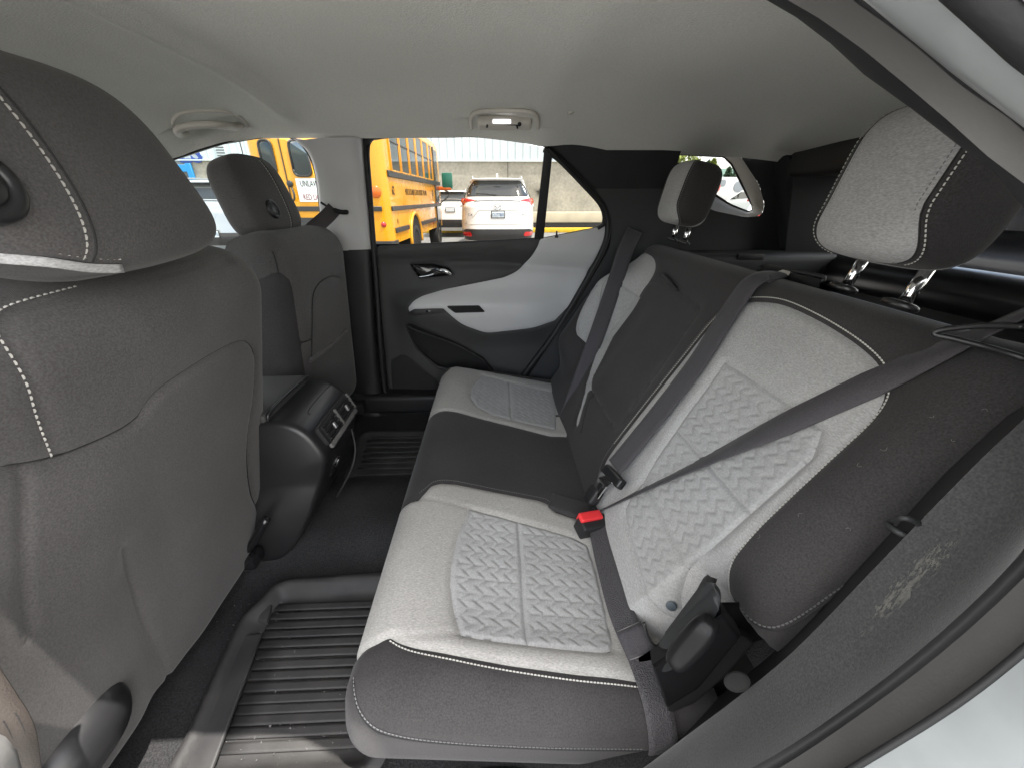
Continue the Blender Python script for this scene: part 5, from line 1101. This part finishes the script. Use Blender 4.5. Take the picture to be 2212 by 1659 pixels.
# ---- parked cars
class CarS:
    def __init__(s, cx, yr, W, L, H):
        s.cx, s.yr, s.w, s.L = cx, yr, W / 2, L; k = H / 1.75
        s.z = np.array([.22, .32, .45, .60, .80, 1.0, 1.10, 1.2, 1.35, 1.5, 1.62, 1.68, 1.72, 1.75]) * np.array([1] * 6 + [k] * 8)
        s.hw = np.array([.88, .94, .975, 1, 1, .985, .965, .92, .855, .79, .735, .715, .64, .35]) * s.w
        s.r = np.array([.16, .07, .0, .0, .035, .06, .075, .12, .23, .34, .40, .30, .40, .9])
        s.f = np.array([.15, .06, .02, 0, .05, .18, .95, 1.25, 1.55, 1.85, 2.1, 2.2, 2.35, 2.6])
    def ring(s, z, n=64):
        hw, r, f = (np.interp(z, s.z, a) for a in (s.hw, s.r, s.f)); y0, y1 = s.yr + r, s.yr + s.L - f; P = []
        for k in range(n):
            t = 2 * math.pi * k / n; sg = lambda v, e: math.copysign(abs(v) ** e, v)
            P.append((s.cx + hw * sg(math.cos(t), .36), (y0 + y1) / 2 + (y1 - y0) / 2 * sg(math.sin(t), .36), z))
        return P
    def pos(s, q):
        q = np.asarray(q, float); x, z = q[:, 0], q[:, 1]; hw, r, f = (np.interp(z, s.z, a) for a in (s.hw, s.r, s.f)); y0, y1 = s.yr + r, s.yr + s.L - f
        k = np.clip(np.abs(x) / hw, 0, .998); c = k ** (1 / .36); y = (y0 + y1) / 2 - (y1 - y0) / 2 * np.sqrt(1 - c * c) ** .36
        return np.stack([s.cx + x, y, z], 1)
    def nor(s, q):
        e = 2e-3; a = s.pos(q + [e, 0]) - s.pos(q - [e, 0]); b = s.pos(q + [0, e]) - s.pos(q - [0, e]); n = np.cross(a, b); return n / np.linalg.norm(n, axis=1)[:, None]
    def on(s, l, lift=0): l = np.asarray(l, float); return s.pos(l) + s.nor(l) * lift
def sym(p): return [(-x, z) for x, z in p]
def parked(label, cx, yr, paint, W=1.92, L=4.7, H=1.75, style=0, plate_z=.92, plate=None, group=None, hero=False):
    S = CarS(cx, yr, W, L, H); t = thing('parked_car', label, 'car', (cx, yr + L / 2, 0), group)
    zs = np.unique(np.concatenate([S.z, np.linspace(.22, H, 30)])); body = grid('car_body', [S.ring(z) for z in zs] + [[(cx, yr + L * .45, H + .005)] * 64], paint, t, closed=True)
    k = S.w / .96; zz = H / 1.75
    rw = rnd([(-.76 * k, 1.33 * zz), (.76 * k, 1.33 * zz), (.70 * k, 1.50 * zz), (.56 * k, 1.665 * zz), (-.56 * k, 1.665 * zz), (-.70 * k, 1.50 * zz)], .05)
    panel('rear_window', S, rw, 'cglass', t, sp=.06, seam=.0, lift=.006)
    if hero or style:
        V, F = tube(np.vstack([S.on(resample(rw, .05), .006), S.on(resample(rw, .05), .006)[:1]]), .010, 5); mk('window_seal', V, F, 'busd', t)
    for s in (-1, 1):
        lp = [(.93 * k, 1.13), (.955 * k, 1.20), (.93 * k, 1.285), (.80 * k, 1.285), (.55 * k, 1.245), (.55 * k, 1.225), (.78 * k, 1.20), (.82 * k, 1.13)] if not style else [(.93 * k, .98), (.955 * k, 1.08), (.93 * k, 1.17), (.66 * k, 1.14), (.60 * k, 1.05), (.80 * k, 1.0)]
        lp = lp if s > 0 else sym(lp); l = panel('tail_light', S, rnd(lp, .02), 'taillight', t, sp=.03, seam=.006, sw=.03, lift=.014)
        if hero:
            V, F = lathe([(.055, 0), (.055, .012), (.03, .02), (.0001, .02)], 16); q = np.array([[s * .865 * k, 1.205]]); mk('lamp_reflector', place(V, S.on(q, .012)[0], S.nor(q)[0]), F, 'amber', l)
        rp = [(.62 * k, .44), (.86 * k, .44), (.90 * k, .52), (.66 * k, .54)]; rp = rp if s > 0 else sym(rp)
        panel('reflector', S, rnd(rp, .02), 'taillight', t, sp=.05, seam=.004, lift=.022)
        for yy in (.85, L - .95): wheel(t, (cx + s * (S.w - .11), yr + yy, .34), (s, 0, 0), .34, .22)
    bp = rnd([(-.90 * k, .34), (.90 * k, .34), (.93 * k, .50), (.80 * k, .60), (-.80 * k, .60), (-.93 * k, .50)], .03)
    panel('lower_bumper', S, bp, 'busd', t, sp=.06, seam=.004, lift=.012)
    V, F = tube(S.on(np.array([(x, 1.245 - .02 * (abs(x) / .5) ** 2) for x in np.linspace(-.56 * k, .56 * k, 14)]), .014), .014, 6); mk('chrome_strip', V, F, 'chrome', t)
    pz = plate_z; pl = frombm('number_plate', box(S.on([(.01, pz)], .02)[0], (.34, .014, .165), .006, 1), 'busd', t)
    frombm('plate_face', box(S.on([(.01, pz)], .029)[0], (.30, .004, .13), .002, 1), 'plate', pl)
    if plate: text('plate_lettering', plate, 'inkblue', pl, S.on([(.01, pz - .01)], .033)[0], (1, 0, 0), (0, 0, 1), .10, .001, .74)
    if hero:
        ee = np.array([0.085 * math.cos(a) for a in np.linspace(0, 2 * math.pi, 30)]); ez = np.array([1.10 + .068 * math.sin(a) for a in np.linspace(0, 2 * math.pi, 30)])
        V, F = tube(S.on(np.stack([ee, ez], 1), .012), .007, 6); em = mk('emblem', V, F, 'chrome', t)
        V, F = tube(S.on(cr([(-.078, 1.125), (-.045, 1.118), (0, 1.085), (.045, 1.118), (.078, 1.125)], 5), .012), .008, 6); mk('emblem_wing', V, F, 'chrome', em)
        for line in ([(-.62, .86), (-.50, .97), (-.40, 1.025), (.40, 1.025), (.50, .97), (.62, .86)], [(-.76, 1.16), (-.78, .95), (-.75, .76), (-.70, .715), (.70, .715), (.75, .76), (.78, .95), (.76, 1.16)]):
            V, F = tube(S.on(resample(cr(line, 4), .04, False), .001), .006, 5); mk('panel_gap', V, F, 'headtrim', t)
        text('badge', 'CX-9', 'chrome', t, S.on([(-.63, .92)], .008)[0], (1, 0, 0), (0, 0, 1), .075, .003, 1.1)
        frombm('badge_bar', box(S.on([(.63, .935)], .010)[0], (.13, .01, .022), .004, 1), 'chrome', t)
        V, F = tube(S.on(np.array([(-.52, 1.375), (-.25, 1.37), (-.02, 1.345)]), .014), .009, 6); mk('rear_wiper', V, F, 'busd', t)
        frombm('roof_spoiler', prism([(cx + x, y, 1.685) for x, y in [(-.62, yr + .52), (-.60, yr + .30), (0, yr + .25), (.60, yr + .30), (.62, yr + .52)]], (0, 0, 1), .03, .01, 2), paint, t)
    fin = [(cx, yr + 1.0, H - .01), (cx, yr + 1.22, H - .01), (cx, yr + 1.12, H + .10), (cx, yr + 1.08, H + .10)]
    frombm('roof_antenna', prism([np.array(p) - [.02, 0, 0] for p in fin], (1, 0, 0), .04, .008, 2), paint, t)
    for s in (-1, 1): V, F = tube(cr([(cx + s * .60 * k, yr + .55, H - .05), (cx + s * .60 * k, yr + .70, H + .015), (cx + s * .60 * k, yr + 2.0, H + .02), (cx + s * .60 * k, yr + 2.2, H - .04)], 5), .018, 6); mk('roof_rail', V, F, 'alloy', t)
    for s in (-1, 1):
        V, F = tube(cr([(cx + s * (S.w * .99), yr + L - 1.75, 1.06), (cx + s * (S.w + .10), yr + L - 1.75, 1.08), (cx + s * (S.w + .16), yr + L - 1.75, 1.10)], 3), .06, 8); mk('door_mirror', V, F, paint, t)
    # glass along the sides
    for s in (-1, 1):
        sp_ = [(yr + .75, 1.30 * zz), (yr + L - 1.75, 1.22 * zz), (yr + L - 2.5, 1.60 * zz), (yr + .95, 1.60 * zz)]
        mk('side_window', [(cx + s * (np.interp(z, S.z, S.hw) + .006), y, z) for y, z in sp_], [(0, 1, 2, 3)], 'cglass', t, smooth=False)
    return t
G = 'vehicles parked outside'
suv = parked('white crossover with winged oval emblem seen straight through the rear door window', .045, 9.2, 'white', plate='CUZ7803', plate_z=.925, group=G, hero=True)
sv = parked('pale silver crossover showing its tail left of the small front headrest', aty(441, 455, 8.3)[0], 8.3, 'silver', 1.86, 4.5, 1.66, style=1, plate_z=.58, plate='BSD 4195', group=G)
wc = parked('white hatchback mostly hidden between the bus mirror and the white crossover', -1.62, 14.0, 'white', 1.75, 3.0, 1.56, style=1, group=G)
# row of cars seen through the back glass and quarter window
for i, (x, y, pt, lb) in enumerate([(19.5, 13.0, 'silver', 'silver car in the lot seen past the large headrest through the back glass'), (14.8, 21.0, 'white', 'white car in the lot left of the far headrest in the small quarter window'), (18.5, 21.5, 'silver', 'silver car in the lot low in the small quarter window'), (15.0, 9.0, 'white', 'white car at the right edge beyond the back glass')]):
    parked(lb, x, y, pt, group=G)
# ---- box trailer with worn red and grey graphics
tr = thing('box_trailer', 'white box trailer with red and grey printed graphics behind the far headrest', 'trailer', (22, 33, 0))
frombm('trailer_box', box((22, 33, 1.75), (12, 2.4, 2.0), .04, 2), 'white', tr); frombm('trailer_chassis', box((22, 33, .65), (11.6, 1.9, .22), .02), 'busd', tr)
for x in (18, 19, 26): wheel(tr, (x, 31.9, .42), (0, -1, 0), .42, .26)
M['fadedred'] = mat('faded_red_print', (.62, .16, .14), .6); M['fadedgrey'] = mat('faded_grey_print', (.30, .33, .36), .6)
for (x, z, w, h, m_) in ((17.2, 2.2, .35, .9, 'fadedred'), (17.5, 2.35, .5, .5, 'fadedgrey'), (18.9, 2.1, 1.0, .8, 'fadedgrey'), (19.5, 2.25, .5, .35, 'fadedred'), (20.9, 1.9, .7, .4, 'fadedred'), (21.6, 2.3, .5, .5, 'fadedgrey'), (20.6, 1.25, 1.6, .18, 'fadedgrey'), (22.3, 1.35, .4, .5, 'fadedred')):
    V, F, _ = superq(w / 2, h / 2, .01, .8, .8, 8, 14); mk('printed_mark', V[:, [1, 0, 2]] * [1, 1, 1] + [x, 31.79, z], F, m_, tr)
# ---- trees and hill
def crown(h, r, n, conif, seed):
    g = np.random.default_rng(seed); V, F = [], []
    for k in range(n):
        t = g.random() ** (.8 if conif else 1); z = h * (.12 + .88 * t) if conif else h * (.30 + .7 * t)
        rr = r * ((1 - t) ** .85 * (.75 + .25 * math.sin(z * 9)) + .03 if conif else math.sqrt(max(0, 1 - (2 * t - 1) ** 2)) * (.8 + .3 * math.sin(z * 5 + seed)))
        a = g.random() * 6.283; q = rr * math.sqrt(g.random()) if not conif else rr * (.35 + .65 * g.random()); c = np.array([q * math.cos(a), q * math.sin(a), z]); s = (.16 if conif else .20) * (.6 + .8 * g.random())
        d1 = nrm(g.normal(size=3)) * s; d2 = nrm(g.normal(size=3)) * s * .6
        if conif: d1 = nrm(np.array([math.cos(a), math.sin(a), -.35]) + g.normal(size=3) * .2) * s * 1.8
        b = len(V); V += [c - d1 * .3 - d2, c - d1 * .3 + d2, c + d1]; F.append((b, b + 1, b + 2))
    return np.array(V), F
def tree(name, label, x, y, h, r, conif, seed, m, grp):
    t = thing(name, label, 'tree', (x, y, 0), grp)
    V, F = crown(h, r, 2600 if conif else 2200, conif, seed); mk('crown', V + [x, y, 0], F, m, t, smooth=False)
    V, F = tube(np.array([(x, y, 0), (x + .05, y, h * .4), (x, y, h * .9)]), [.05 * h / 2, .03 * h / 2, .01], 8); mk('trunk', V, F, 'bark', t)
    return t
g_ = random.Random(3)
for i in range(9):
    x = 30 + 3.1 * i + g_.uniform(-.6, .6); y = 58 + g_.uniform(-4, 6); h = 6.2 + g_.uniform(-1.2, 1.6) + .12 * i
    tree('fir_tree', 'dark fir tree, %s of the fir row beyond the white trailer' % ('leftmost', 'second from the left', 'third from the left', 'fourth from the left', 'middle', 'fourth from the right', 'third from the right', 'second from the right', 'rightmost')[i], x, y, h, 1.7, True, i + 3, 'fir', 'firs beyond the trailer')
tree('leafy_tree', 'yellow green leafy tree at the upper left of the small quarter window', aty(1470, 350, 30)[0] - .3, 30, 5.6, 1.5, False, 77, 'leaf', None)
tree('young_tree', 'slim yellow green tree standing in front of the firs', aty(1532, 400, 38)[0], 38, 4.4, .7, False, 78, 'leaf', None)
hr_ = []
for k in range(5):
    hr_.append([(x, 260 + 40 * k, (0, 9, 17, 22, 24)[k] + (3 * math.sin(x * .021 + k) + 2 * math.sin(x * .06)) * (k > 0)) for x in np.linspace(-100, 420, 60)])
tag(grid('hills', hr_, 'hill'), kind='structure')
